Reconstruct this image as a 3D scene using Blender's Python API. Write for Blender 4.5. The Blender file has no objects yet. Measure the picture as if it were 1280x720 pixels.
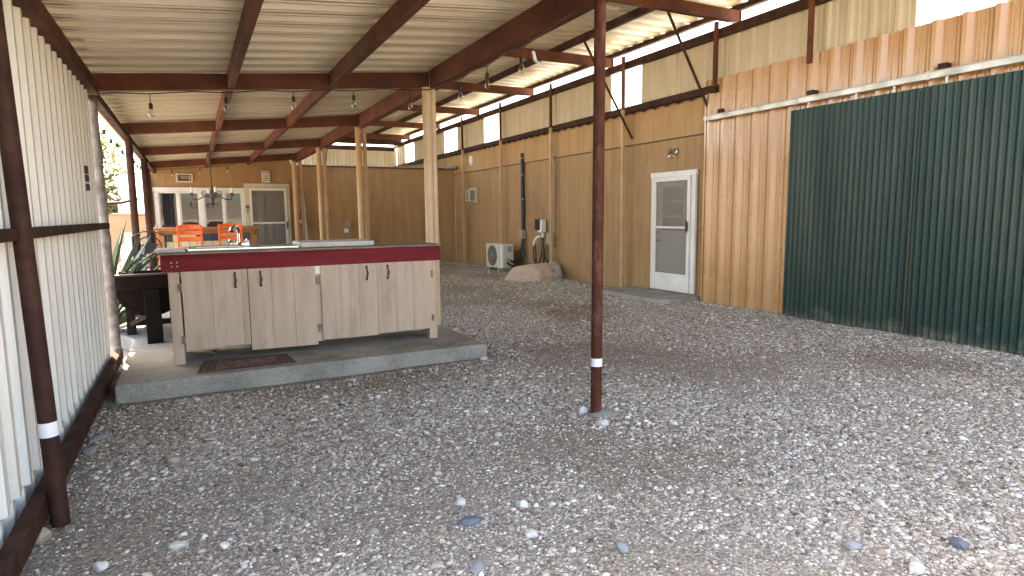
import bpy, bmesh, math, random
import numpy as np
from mathutils import Vector, Matrix, noise as mnoise
random.seed(7); RNG = np.random.default_rng(7)
R = math.radians
scn = bpy.context.scene
COL = scn.collection
BASE = {}                                   # world position of each parent's origin

# ------------------------------------------------------------------ materials
def new_mat(name):
    m = bpy.data.materials.new(name); m.use_nodes = True
    nt = m.node_tree
    return m, nt, nt.nodes['Principled BSDF']

def nd(nt, typ, **kw):
    n = nt.nodes.new(typ)
    for k, v in kw.items():
        if k in n.inputs: n.inputs[k].default_value = v
        else: setattr(n, k, v)
    return n

def ramp(nt, src, stops):
    r = nt.nodes.new('ShaderNodeValToRGB')
    els = r.color_ramp.elements
    while len(els) < len(stops): els.new(0.5)
    for e, (p, c) in zip(els, stops):
        e.position = p; e.color = (c, c, c, 1) if isinstance(c, (int, float)) else (*c, 1)
    nt.links.new(src, r.inputs[0]); return r

def mixc(nt, fac, a, b, mode='MIX'):
    n = nt.nodes.new('ShaderNodeMix'); n.data_type = 'RGBA'; n.blend_type = mode
    for s, v in ((0, fac), (6, a), (7, b)):
        if isinstance(v, (int, float)): n.inputs[s].default_value = v
        elif isinstance(v, tuple): n.inputs[s].default_value = (*v, 1)
        else: nt.links.new(v, n.inputs[s])
    return n.outputs[2]

def mat(name, c1, c2=None, scale=4.0, rough=0.6, metallic=0.0, bump=0.0, bscale=60.0,
        stretch=(1, 1, 1), stain=None, stain_amt=0.5, stain_scale=1.2, stain_stretch=None, spec=0.5, contrast=(0.35, 0.65), fine=0.12, dust=None):
    m, nt, p = new_mat(name); L = nt.links
    tc = nd(nt, 'ShaderNodeTexCoord'); mp = nd(nt, 'ShaderNodeMapping'); mp.inputs['Scale'].default_value = stretch
    L.new(tc.outputs['Object'], mp.inputs[0])
    n1 = nd(nt, 'ShaderNodeTexNoise', Scale=scale, Detail=6.0, Roughness=0.6); L.new(mp.outputs[0], n1.inputs['Vector'])
    c2 = c2 or tuple(c * 0.75 for c in c1)
    r1 = ramp(nt, n1.outputs[0], [(contrast[0], c1), (contrast[1], c2)])
    out = r1.outputs[0]
    if stain:
        mp2 = nd(nt, 'ShaderNodeMapping'); mp2.inputs['Scale'].default_value = stain_stretch or stretch
        L.new(tc.outputs['Object'], mp2.inputs[0])
        n2 = nd(nt, 'ShaderNodeTexNoise', Scale=stain_scale, Detail=8.0, Roughness=0.7); L.new(mp2.outputs[0], n2.inputs['Vector'])
        r2 = ramp(nt, n2.outputs[0], [(0.5, 0.0), (0.68, stain_amt)])
        out = mixc(nt, r2.outputs[0], out, stain)
    if fine:
        n3 = nd(nt, 'ShaderNodeTexNoise', Scale=bscale * 1.3, Detail=3.0); L.new(mp.outputs[0], n3.inputs['Vector'])
        r3 = ramp(nt, n3.outputs[0], [(0.3, 1 - fine), (0.7, 1 + fine * 0.6)])
        out = mixc(nt, 1.0, out, r3.outputs[0], 'MULTIPLY')
    if dust:                                  # mud splashed on the lowest part, ragged
        sx = nd(nt, 'ShaderNodeSeparateXYZ'); L.new(tc.outputs['Object'], sx.inputs[0])
        nn = nd(nt, 'ShaderNodeTexNoise', Scale=5.0, Detail=8.0, Roughness=0.75); L.new(tc.outputs['Object'], nn.inputs['Vector'])
        ma = nd(nt, 'ShaderNodeMath', operation='MULTIPLY_ADD'); ma.inputs[1].default_value = -1.1; L.new(sx.outputs[2], ma.inputs[0]); L.new(nn.outputs[0], ma.inputs[2])
        rd = ramp(nt, ma.outputs[0], [(0.34, 0.0), (0.66, 0.6)]); out = mixc(nt, rd.outputs[0], out, dust)
    L.new(out, p.inputs['Base Color'])
    rr = ramp(nt, n1.outputs[0], [(0.3, max(0.05, rough - 0.08)), (0.7, min(1, rough + 0.1))])
    L.new(rr.outputs[0], p.inputs['Roughness'])
    p.inputs['Metallic'].default_value = metallic
    p.inputs['Specular IOR Level'].default_value = spec
    if bump:
        n4 = nd(nt, 'ShaderNodeTexNoise', Scale=bscale, Detail=5.0); L.new(mp.outputs[0], n4.inputs['Vector'])
        b = nd(nt, 'ShaderNodeBump', Strength=bump, Distance=0.01); L.new(n4.outputs[0], b.inputs['Height'])
        L.new(b.outputs[0], p.inputs['Normal'])
    return m

M = {}
M['rust'] = mat('rust_red_steel', (0.150, 0.050, 0.024), (0.085, 0.030, 0.016), 2.2, 0.65, spec=0.25, bump=0.25, bscale=90, stain=(0.045, 0.022, 0.016), stain_amt=0.7, stain_scale=1.7)
M['rust_dark'] = mat('dark_rust_pipe', (0.055, 0.024, 0.016), (0.030, 0.014, 0.011), 5, 0.65, spec=0.15, bump=0.3, bscale=120, stain=(0.11, 0.05, 0.032), stain_amt=0.65, stain_scale=3.0)
M['rust_pole'] = mat('worn_rust_pipe', (0.085, 0.027, 0.015), (0.045, 0.017, 0.011), 6, 0.7, spec=0.12, bump=0.3, bscale=140, stain=(0.22, 0.12, 0.09), stain_amt=0.5, stain_scale=9.0, stain_stretch=(1, 1, 0.35))
M['cream_roof'] = mat('cream_roof_steel', (0.54, 0.49, 0.39), (0.47, 0.42, 0.32), 0.8, 0.30, bump=0.03, bscale=30, stretch=(0.25, 3, 3), stain=(0.30, 0.23, 0.15), stain_amt=0.55, stain_scale=1.1, stain_stretch=(0.3, 3, 1), spec=0.7, fine=0.05)
M['white_wall'] = mat('white_corrugated_steel', (0.78, 0.78, 0.73), (0.71, 0.71, 0.66), 1.2, 0.30, bump=0.03, bscale=40, stretch=(3, 3, 0.3), stain=(0.42, 0.38, 0.30), stain_amt=0.4, stain_scale=1.5, stain_stretch=(3, 3, 0.25), spec=0.7, fine=0.05, dust=(0.42, 0.33, 0.23))
M['cream_band'] = mat('cream_clerestory_steel', (0.56, 0.50, 0.37), (0.50, 0.43, 0.30), 1.2, 0.45, stretch=(3, 3, 0.4), stain=(0.40, 0.31, 0.18), stain_amt=0.5, stain_scale=1.8, stain_stretch=(2, 3, 0.3))
M['siding'] = mat('tan_plywood_siding', (0.400, 0.250, 0.125), (0.345, 0.208, 0.098), 2.2, 0.72, bump=0.25, bscale=70, stretch=(3, 3, 0.35), stain=(0.225, 0.135, 0.066), stain_amt=0.55, stain_scale=0.9, stain_stretch=(1, 1, 0.5), spec=0.25)
M['siding_upper'] = mat('tan_plywood_siding_upper', (0.45, 0.278, 0.138), (0.40, 0.240, 0.115), 2.0, 0.72, bump=0.25, bscale=70, stretch=(3, 3, 0.35), stain=(0.25, 0.15, 0.075), stain_amt=0.4, stain_scale=0.9, spec=0.25)
M['tan_post'] = mat('tan_painted_pipe', (0.50, 0.32, 0.17), (0.42, 0.26, 0.13), 4, 0.5, bump=0.15, bscale=80, stain=(0.30, 0.18, 0.09), stain_amt=0.5, stain_scale=3, stain_stretch=(1, 1, 0.3))
M['cream_post'] = mat('cream_painted_pipe', (0.62, 0.47, 0.31), (0.54, 0.40, 0.25), 4, 0.5, bump=0.15, bscale=80, stain=(0.36, 0.24, 0.14), stain_amt=0.4, stain_scale=3, stain_stretch=(1, 1, 0.3))
M['rib_panel'] = mat('copper_brown_ribbed_steel', (0.50, 0.272, 0.108), (0.465, 0.245, 0.094), 1.2, 0.26, stretch=(1, 1, 0.5), bump=0.02, bscale=50, stain=(0.40, 0.20, 0.09), stain_amt=0.3, stain_scale=1.4, stain_stretch=(1, 1, 0.4), spec=0.75, fine=0.04, contrast=(.25,.75), dust=(0.40, 0.28, 0.18))
M['green'] = mat('dark_green_corrugated_steel', (0.018, 0.046, 0.034), (0.012, 0.034, 0.027), 1.5, 0.42, stretch=(3, 3, 0.25), stain=(0.055, 0.072, 0.060), stain_amt=0.45, stain_scale=1.1, stain_stretch=(1.5, 1.5, 0.35), spec=0.3, dust=(0.26, 0.21, 0.15))
M['galv'] = mat('galvanised_steel', (0.52, 0.50, 0.46), (0.40, 0.38, 0.34), 5, 0.42, metallic=0.5, bump=0.1, bscale=60, stain=(0.30, 0.24, 0.18), stain_amt=0.5, stain_scale=2.5)
M['galv_post'] = mat('patchy_galvanised_pipe', (0.30, 0.285, 0.27), (0.15, 0.125, 0.11), 9, 0.6, metallic=0.15, bump=0.5, bscale=60, stain=(0.085, 0.055, 0.042), stain_amt=0.85, stain_scale=9, stain_stretch=(1, 1, 0.5))
M['white'] = mat('white_paint', (0.74, 0.73, 0.69), (0.67, 0.65, 0.60), 3, 0.4, stain=(0.50, 0.46, 0.38), stain_amt=0.3, stain_scale=2.0)
M['cream_trim'] = mat('cream_trim_paint', (0.62, 0.54, 0.42), (0.55, 0.47, 0.35), 3, 0.55, stain=(0.40, 0.32, 0.22), stain_amt=0.35, stain_scale=3)
M['tape'] = mat('white_reflective_tape', (0.80, 0.82, 0.86), (0.72, 0.75, 0.80), 12, 0.3, fine=0.05)
M['cabinet'] = mat('weathered_beige_wood', (0.56, 0.435, 0.335), (0.485, 0.37, 0.285), 3, 0.62, bump=0.25, bscale=55, stretch=(6, 6, 0.5), stain=(0.30, 0.225, 0.16), stain_amt=0.45, stain_scale=2.2, stain_stretch=(2, 2, 0.5), spec=0.3)
M['red_board'] = mat('oxblood_painted_wood', (0.205, 0.012, 0.021), (0.145, 0.009, 0.015), 3, 0.6, spec=0.2, bump=0.3, bscale=50, stretch=(0.5, 5, 5), stain=(0.05, 0.008, 0.010), stain_amt=0.7, stain_scale=2.0, stain_stretch=(0.7, 3, 6))
M['counter_top'] = mat('worn_counter_top', (0.24, 0.16, 0.12), (0.17, 0.11, 0.09), 3, 0.55, bump=0.15, stain=(0.36, 0.30, 0.26), stain_amt=0.5, stain_scale=2.0)
M['stone_top'] = mat('pale_stone_slab', (0.60, 0.58, 0.54), (0.50, 0.48, 0.45), 6, 0.45, bump=0.1, stain=(0.33, 0.31, 0.29), stain_amt=0.5, stain_scale=5)
M['steel'] = mat('dull_sink_steel', (0.55, 0.55, 0.53), (0.46, 0.46, 0.45), 5, 0.32, metallic=0.8)
M['chrome'] = mat('chrome', (0.75, 0.75, 0.75), (0.68, 0.68, 0.68), 5, 0.12, metallic=1.0, fine=0)
M['iron'] = mat('dark_iron', (0.026, 0.022, 0.020), (0.016, 0.014, 0.013), 8, 0.5, bump=0.1)
M['black'] = mat('black_rubber', (0.016, 0.016, 0.017), (0.010, 0.010, 0.011), 8, 0.5)
M['hinge'] = mat('weathered_hinge_steel', (0.30, 0.27, 0.24), (0.17, 0.13, 0.11), 20, 0.45, metallic=0.5)
M['bronze'] = mat('aged_bronze', (0.10, 0.065, 0.045), (0.06, 0.04, 0.03), 15, 0.4, metallic=0.6)
M['mat'] = mat('brown_woven_mat', (0.22, 0.130, 0.110), (0.155, 0.095, 0.082), 6, 0.9, bump=0.4, bscale=150)
M['mat_line'] = mat('mat_border_pile', (0.062, 0.036, 0.032), (0.045, 0.028, 0.026), 10, 0.95, bump=0.4, bscale=150)
M['orange'] = mat('bright_orange_paint', (0.80, 0.13, 0.018), (0.70, 0.10, 0.012), 3, 0.42, fine=0.06)
M['bar_wood'] = mat('honey_stained_wood', (0.36, 0.15, 0.045), (0.26, 0.10, 0.03), 3, 0.45, stretch=(0.7, 4, 4), bump=0.1)
M['tile_cream'] = mat('cream_glazed_tile', (0.64, 0.56, 0.38), (0.56, 0.48, 0.32), 4, 0.25)
M['tile_blue'] = mat('cobalt_glazed_tile', (0.020, 0.028, 0.12), (0.03, 0.03, 0.08), 6, 0.25)
M['tile_star'] = mat('dark_star_tile', (0.03, 0.028, 0.03), (0.05, 0.04, 0.03), 10, 0.3)
M['barrel'] = mat('dark_stained_oak', (0.012, 0.007, 0.0055), (0.007, 0.005, 0.0045), 4, 0.6, spec=0.12, stretch=(3, 0.6, 3), bump=0.2)
M['barrel_lip'] = mat('worn_oak_edge', (0.055, 0.03, 0.02), (0.03, 0.018, 0.013), 6, 0.5)
M['ac_white'] = mat('off_white_enamel', (0.60, 0.57, 0.48), (0.53, 0.50, 0.41), 3, 0.45)
M['ac_bright'] = mat('clean_white_enamel', (0.80, 0.79, 0.75), (0.76, 0.75, 0.71), 3, 0.4)
M['grille'] = mat('dark_fan_grille', (0.11, 0.09, 0.075), (0.08, 0.065, 0.055), 20, 0.5)
M['grey_box'] = mat('grey_electrical_box', (0.33, 0.30, 0.25), (0.28, 0.25, 0.21), 5, 0.5)
M['boulder'] = mat('pinkish_boulder', (0.58, 0.44, 0.34), (0.44, 0.31, 0.23), 2.5, 0.85, bump=0.8, bscale=14, stain=(0.66, 0.56, 0.47), stain_amt=0.7, stain_scale=2.5)
M['boulder_grey'] = mat('grey_boulder', (0.46, 0.40, 0.34), (0.33, 0.28, 0.235), 3.5, 0.85, bump=0.8, bscale=16, stain=(0.58, 0.54, 0.49), stain_amt=0.7, stain_scale=4)
M['agave'] = mat('blue_green_agave', (0.115, 0.155, 0.105), (0.085, 0.12, 0.075), 3, 0.5, stretch=(1, 1, 1), fine=0.1)
M['bark'] = mat('grey_brown_bark', (0.14, 0.10, 0.07), (0.08, 0.055, 0.04), 8, 0.9, bump=0.8, bscale=25)
M['stucco'] = mat('tan_stucco', (0.42, 0.29, 0.19), (0.37, 0.25, 0.16), 3, 0.9, bump=0.4, bscale=60)
M['dark_wood'] = mat('reddish_dark_trim', (0.105, 0.042, 0.022), (0.06, 0.026, 0.016), 3, 0.6, stretch=(4, 4, 0.5))
M['propane'] = mat('white_tank_enamel', (0.74, 0.74, 0.70), (0.66, 0.65, 0.60), 4, 0.35, stain=(0.4, 0.3, 0.2), stain_amt=0.3, stain_scale=6)
M['sign_dark'] = mat('dark_sign_board', (0.055, 0.040, 0.030), (0.035, 0.028, 0.022), 8, 0.5)
M['sign_white'] = mat('white_sign_board', (0.68, 0.64, 0.55), (0.62, 0.58, 0.50), 8, 0.5)
M['red'] = mat('extinguisher_red', (0.30, 0.018, 0.018), (0.24, 0.014, 0.014), 4, 0.3)
M['copper_green'] = mat('verdigris_star', (0.05, 0.11, 0.075), (0.035, 0.07, 0.05), 10, 0.6)
M['candle'] = mat('ivory_candle_bulb', (0.78, 0.70, 0.56), (0.72, 0.64, 0.5), 4, 0.35)
M['door_inner'] = mat('cool_white_door', (0.60, 0.59, 0.56), (0.54, 0.53, 0.50), 3, 0.5)
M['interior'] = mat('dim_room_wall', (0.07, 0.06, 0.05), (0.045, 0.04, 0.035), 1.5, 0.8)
M['dim_pane'] = mat('dim_door_glass', (0.16, 0.15, 0.13), (0.24, 0.225, 0.18), 6, 0.15)
M['door_dark'] = mat('charcoal_door', (0.075, 0.070, 0.062), (0.055, 0.05, 0.045), 3, 0.5)
M['van_blue'] = mat('faded_blue_paint', (0.20, 0.30, 0.45), None, 3, 0.4)
M['pvc'] = mat('pale_pvc', (0.62, 0.54, 0.42), (0.55, 0.47, 0.36), 5, 0.45)

def glass_mat(name, refl, tint=(0.02, 0.022, 0.024), rough=0.02, trans=0.25):
    m, nt, p = new_mat(name); L = nt.links
    p.inputs['Base Color'].default_value = (*tint, 1); p.inputs['Roughness'].default_value = rough
    p.inputs['IOR'].default_value = 1.5
    g = nd(nt, 'ShaderNodeBsdfGlossy'); g.inputs['Color'].default_value = (0.9, 0.95, 1, 1); g.inputs['Roughness'].default_value = rough
    tc = nd(nt, 'ShaderNodeTexCoord'); n = nd(nt, 'ShaderNodeTexNoise', Scale=2.5, Detail=1.0); L.new(tc.outputs['Object'], n.inputs['Vector'])
    b = nd(nt, 'ShaderNodeBump', Strength=0.06, Distance=0.02); L.new(n.outputs[0], b.inputs['Height']); L.new(b.outputs[0], g.inputs['Normal'])
    t = nd(nt, 'ShaderNodeBsdfTransparent'); t.inputs[0].default_value = (0.85, 0.9, 0.88, 1)
    mx = nd(nt, 'ShaderNodeMixShader'); mx.inputs[0].default_value = trans; L.new(p.outputs[0], mx.inputs[1]); L.new(t.outputs[0], mx.inputs[2])
    m2 = nd(nt, 'ShaderNodeMixShader'); m2.inputs[0].default_value = refl; L.new(mx.outputs[0], m2.inputs[1]); L.new(g.outputs[0], m2.inputs[2])
    L.new(m2.outputs[0], nt.nodes['Material Output'].inputs['Surface']); return m
M['glass'] = glass_mat('reflective_window_glass', 0.025, trans=0.15)
M['glass_clear'] = glass_mat('clear_door_glass', 0.12, trans=0.75)
def bulb_glass():
    m, nt, p = new_mat('clear_bulb_glass'); L = nt.links
    g = nd(nt, 'ShaderNodeBsdfGlossy'); g.inputs['Roughness'].default_value = 0.03
    t = nd(nt, 'ShaderNodeBsdfTransparent'); t.inputs[0].default_value = (0.93, 0.93, 0.9, 1)
    fr = nd(nt, 'ShaderNodeLayerWeight'); fr.inputs[0].default_value = 0.35
    mx = nd(nt, 'ShaderNodeMixShader'); L.new(fr.outputs['Facing'], mx.inputs[0]); L.new(t.outputs[0], mx.inputs[1]); L.new(g.outputs[0], mx.inputs[2])
    L.new(mx.outputs[0], nt.nodes['Material Output'].inputs['Surface']); return m
M['bulb'] = bulb_glass()
def panel_mat():
    m, nt, p = new_mat('clear_fibreglass_panel'); L = nt.links
    tr = nd(nt, 'ShaderNodeBsdfTranslucent'); tr.inputs[0].default_value = (0.85, 0.85, 0.74, 1)
    t = nd(nt, 'ShaderNodeBsdfTransparent'); t.inputs[0].default_value = (0.95, 0.95, 0.90, 1)
    mx = nd(nt, 'ShaderNodeMixShader'); mx.inputs[0].default_value = 0.62; L.new(tr.outputs[0], mx.inputs[1]); L.new(t.outputs[0], mx.inputs[2])
    L.new(mx.outputs[0], nt.nodes['Material Output'].inputs['Surface']); return m
M['skylight'] = panel_mat()
def screen_mat():
    m, nt, p = new_mat('insect_screen_mesh'); L = nt.links
    d = nd(nt, 'ShaderNodeBsdfDiffuse'); d.inputs[0].default_value = (0.30, 0.275, 0.235, 1)
    t = nd(nt, 'ShaderNodeBsdfTransparent')
    mx = nd(nt, 'ShaderNodeMixShader'); mx.inputs[0].default_value = 0.62; L.new(d.outputs[0], mx.inputs[1]); L.new(t.outputs[0], mx.inputs[2])
    L.new(mx.outputs[0], nt.nodes['Material Output'].inputs['Surface']); return m
M['screen'] = screen_mat()
def leaf_mat(name, a, b, trans):
    m, nt, p = new_mat(name); L = nt.links
    gi = nd(nt, 'ShaderNodeTexCoord'); n = nd(nt, 'ShaderNodeTexNoise', Scale=1.6, Detail=4.0); L.new(gi.outputs['Object'], n.inputs['Vector'])
    r = ramp(nt, n.outputs[0], [(0.35, a), (0.65, b)])
    L.new(r.outputs[0], p.inputs['Base Color']); p.inputs['Roughness'].default_value = 0.6
    t = nd(nt, 'ShaderNodeBsdfTranslucent'); L.new(r.outputs[0], t.inputs[0])
    mx = nd(nt, 'ShaderNodeMixShader'); mx.inputs[0].default_value = trans; L.new(p.outputs[0], mx.inputs[1]); L.new(t.outputs[0], mx.inputs[2])
    L.new(mx.outputs[0], nt.nodes['Material Output'].inputs['Surface']); return m
M['leaf'] = leaf_mat('yellow_green_leaves', (0.13, 0.14, 0.035), (0.20, 0.17, 0.05), 0.4)
M['leaf2'] = leaf_mat('grey_green_leaves', (0.075, 0.09, 0.04), (0.12, 0.12, 0.06), 0.3)

def ground_mat():
    m, nt, p = new_mat('dusty_gravel_soil'); L = nt.links
    tc = nd(nt, 'ShaderNodeTexCoord')
    n1 = nd(nt, 'ShaderNodeTexNoise', Scale=0.45, Detail=6.0, Roughness=0.6); L.new(tc.outputs['Object'], n1.inputs['Vector'])
    r1 = ramp(nt, n1.outputs[0], [(0.35, (0.270, 0.212, 0.158)), (0.52, (0.315, 0.268, 0.215)), (0.66, (0.335, 0.296, 0.248))])
    n2 = nd(nt, 'ShaderNodeTexNoise', Scale=9.0, Detail=8.0, Roughness=0.7); L.new(tc.outputs['Object'], n2.inputs['Vector'])
    r2 = ramp(nt, n2.outputs[0], [(0.3, 0.72), (0.7, 1.12)])
    c = mixc(nt, 1.0, r1.outputs[0], r2.outputs[0], 'MULTIPLY')
    v = nd(nt, 'ShaderNodeTexVoronoi', Scale=75.0, Randomness=1.0); L.new(tc.outputs['Object'], v.inputs['Vector'])
    sep = nd(nt, 'ShaderNodeSeparateColor'); L.new(v.outputs['Color'], sep.inputs[0])
    r3 = ramp(nt, sep.outputs[0], [(0.0, 0.55), (0.5, 0.95), (0.85, 1.25), (1.0, 1.7)])
    c = mixc(nt, 0.75, c, mixc(nt, 1.0, c, r3.outputs[0], 'MULTIPLY'))
    L.new(c, p.inputs['Base Color']); p.inputs['Roughness'].default_value = 0.92; p.inputs['Specular IOR Level'].default_value = 0.2
    b = nd(nt, 'ShaderNodeBump', Strength=0.9, Distance=0.012); L.new(v.outputs['Distance'], b.inputs['Height']); b.invert = True
    b2 = nd(nt, 'ShaderNodeBump', Strength=0.6, Distance=0.02); L.new(n2.outputs[0], b2.inputs['Height']); L.new(b.outputs[0], b2.inputs['Normal'])
    L.new(b2.outputs[0], p.inputs['Normal']); return m
M['ground'] = ground_mat()
def stone_mat():
    m, nt, p = new_mat('mixed_pebbles'); L = nt.links
    oi = nd(nt, 'ShaderNodeObjectInfo')
    r = ramp(nt, oi.outputs['Random'], [(0.0, (0.105, 0.080, 0.062)), (0.18, (0.36, 0.275, 0.200)), (0.36, (0.45, 0.385, 0.315)), (0.50, (0.205, 0.190, 0.175)),
                                        (0.66, (0.57, 0.51, 0.43)), (0.80, (0.40, 0.325, 0.255)), (0.92, (0.66, 0.61, 0.53)), (1.0, (0.78, 0.74, 0.67))])
    tc = nd(nt, 'ShaderNodeTexCoord'); n = nd(nt, 'ShaderNodeTexNoise', Scale=3.0, Detail=5.0); L.new(tc.outputs['Object'], n.inputs['Vector'])
    r2 = ramp(nt, n.outputs[0], [(0.3, 0.75), (0.7, 1.15)])
    L.new(mixc(nt, 1.0, r.outputs[0], r2.outputs[0], 'MULTIPLY'), p.inputs['Base Color']); p.inputs['Roughness'].default_value = 0.85; p.inputs['Specular IOR Level'].default_value = 0.12
    return m
M['pebble'] = stone_mat()
M['stone_pale'] = mat('pale_stone', (0.56, 0.54, 0.50), (0.44, 0.41, 0.37), 9, 0.75, bump=0.3, bscale=40)
M['stone_tan'] = mat('tan_stone', (0.42, 0.33, 0.25), (0.32, 0.25, 0.19), 9, 0.8, bump=0.3, bscale=40)
M['stone_grey'] = mat('grey_stone', (0.27, 0.27, 0.265), (0.21, 0.21, 0.21), 9, 0.8, bump=0.3, bscale=40)
M['stone_blue'] = mat('blue_grey_stone', (0.125, 0.135, 0.165), (0.10, 0.11, 0.13), 9, 0.7, bump=0.3, bscale=40)
M['concrete'] = mat('stained_concrete', (0.36, 0.34, 0.295), (0.26, 0.25, 0.22), 2.6, 0.75, bump=0.35, bscale=45, stain=(0.165, 0.155, 0.13), stain_amt=0.75, stain_scale=2.4, spec=0.2, fine=0.25)
M['hill'] = mat('dry_scrub_hill', (0.17, 0.125, 0.085), (0.10, 0.085, 0.06), 0.02, 0.95, fine=0.0, stain=(0.10, 0.10, 0.06), stain_amt=0.7, stain_scale=0.06)

# ------------------------------------------------------------------ mesh building
class MB:
    def __init__(s): s.v = []; s.f = []
    def add(s, vs, fs):
        o = len(s.v); s.v += [tuple(v) for v in vs]; s.f += [tuple(i + o for i in f) for f in fs]; return s
    def box(s, x0, x1, y0, y1, z0, z1):
        x0, x1 = sorted((x0, x1)); y0, y1 = sorted((y0, y1)); z0, z1 = sorted((z0, z1))
        return s.add([(x0,y0,z0),(x1,y0,z0),(x1,y1,z0),(x0,y1,z0),(x0,y0,z1),(x1,y0,z1),(x1,y1,z1),(x0,y1,z1)],
                     [(0,3,2,1),(4,5,6,7),(0,1,5,4),(1,2,6,5),(2,3,7,6),(3,0,4,7)])
    def hexa(s, a, b):                       # two quads (bottom, top), same winding
        return s.add(list(a) + list(b), [(0,3,2,1),(4,5,6,7),(0,1,5,4),(1,2,6,5),(2,3,7,6),(3,0,4,7)])
    def bar(s, p0, p1, w, h, up=(0,0,1)):    # rectangular bar along p0-p1
        p0, p1 = Vector(p0), Vector(p1); d = (p1 - p0).normalized(); u = Vector(up)
        if abs(d.dot(u)) > .98: u = Vector((0, 1, 0))
        a = d.cross(u).normalized() * w / 2; b = a.cross(d).normalized() * h / 2
        q = lambda p: [p - a - b, p + a - b, p + a + b, p - a + b]
        return s.hexa(q(p0), q(p1))
    def tube(s, pts, r, n=10, cap=True):
        pts = [Vector(p) for p in pts]; rs = r if isinstance(r, (list, tuple)) else [r] * len(pts)
        o = len(s.v); prev = None; vs = []; fs = []
        for i, p in enumerate(pts):
            d = (pts[min(i+1, len(pts)-1)] - pts[max(i-1, 0)]).normalized()
            if prev is None:
                a = d.cross(Vector((0, 0, 1)) if abs(d.z) < .9 else Vector((1, 0, 0))).normalized()
            else:
                a = (prev - d * prev.dot(d)).normalized()
            prev = a; b = d.cross(a)
            for k in range(n):
                t = 2 * math.pi * k / n; vs.append(p + (a * math.cos(t) + b * math.sin(t)) * rs[i])
        for i in range(len(pts) - 1):
            for k in range(n):
                k2 = (k + 1) % n; fs.append((i*n+k, i*n+k2, (i+1)*n+k2, (i+1)*n+k))
        if cap: fs.append(tuple(range(n))[::-1]); fs.append(tuple((len(pts)-1)*n + k for k in range(n)))
        return s.add(vs, fs)
    def lathe(s, c, prof, n=16, axis='z'):   # prof: (r, h)
        vs = []; fs = []; c = Vector(c)
        for r, h in prof:
            for k in range(n):
                t = 2 * math.pi * k / n; a, b = r * math.cos(t), r * math.sin(t)
                vs.append(c + Vector({'z': (a, b, h), 'x': (h, a, b), 'y': (b, h, a)}[axis]))
        for i in range(len(prof) - 1):
            for k in range(n):
                k2 = (k+1) % n; fs.append((i*n+k, i*n+k2, (i+1)*n+k2, (i+1)*n+k))
        fs.append(tuple(range(n))[::-1]); fs.append(tuple((len(prof)-1)*n+k for k in range(n)))
        return s.add(vs, fs)
    def strip(s, A, B):                      # sheet between two equal polylines
        n = len(A); return s.add(list(A) + list(B), [(i, i+1, n+i+1, n+i) for i in range(n-1)])
    def prism(s, poly, axis, a, b):          # polygon in the two other axes, extruded a..b
        def P(u, v, w): return {'x': (w, u, v), 'y': (u, w, v), 'z': (u, v, w)}[axis]
        n = len(poly)
        return s.add([P(u, v, a) for u, v in poly] + [P(u, v, b) for u, v in poly],
                     [tuple(range(n))[::-1], tuple(range(n, 2*n))] + [(i, (i+1) % n, n+(i+1) % n, n+i) for i in range(n)])
    def build(s, name, material, parent=None, smooth=True, bevel=0.0, angle=35, fix=True):
        org = Vector(BASE.get(parent.name, (0, 0, 0))) if parent else Vector((0, 0, 0))
        me = bpy.data.meshes.new(name)
        me.from_pydata([tuple(Vector(v) - org) for v in s.v], [], s.f); me.update()
        if fix:
            bm = bmesh.new(); bm.from_mesh(me); bmesh.ops.recalc_face_normals(bm, faces=bm.faces); bm.to_mesh(me); bm.free()
        me.materials.append(M[material] if isinstance(material, str) else material)
        if smooth:
            me.polygons.foreach_set('use_smooth', [True] * len(me.polygons)); me.set_sharp_from_angle(angle=R(angle))
        o = bpy.data.objects.new(name, me); COL.objects.link(o)
        if parent: o.parent = parent; BASE[o.name] = tuple(org)
        else: BASE[o.name] = (0, 0, 0)
        if bevel:
            b = o.modifiers.new('bevel', 'BEVEL'); b.width = bevel; b.segments = 2; b.limit_method = 'ANGLE'
        return o

def thing(name, label, cat, loc=(0, 0, 0), group=None):
    o = bpy.data.objects.new(name, None); COL.objects.link(o); o.location = loc; o.empty_display_size = .1
    BASE[o.name] = tuple(loc); o['label'] = label; o['category'] = cat
    if group: o['group'] = group
    return o
def tag(o, label, cat, group=None):
    o['label'] = label; o['category'] = cat
    if group: o['group'] = group
    return o
def struct(o, kind='structure'): o['kind'] = kind; return o
def dup(root, loc, label):
    r = root.copy(); COL.objects.link(r); r.location = loc; r['label'] = label
    for ch in list(root.children):
        c = ch.copy(); COL.objects.link(c); c.parent = r
        for g in ch.children:
            d = g.copy(); COL.objects.link(d); d.parent = c
    return r

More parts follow.
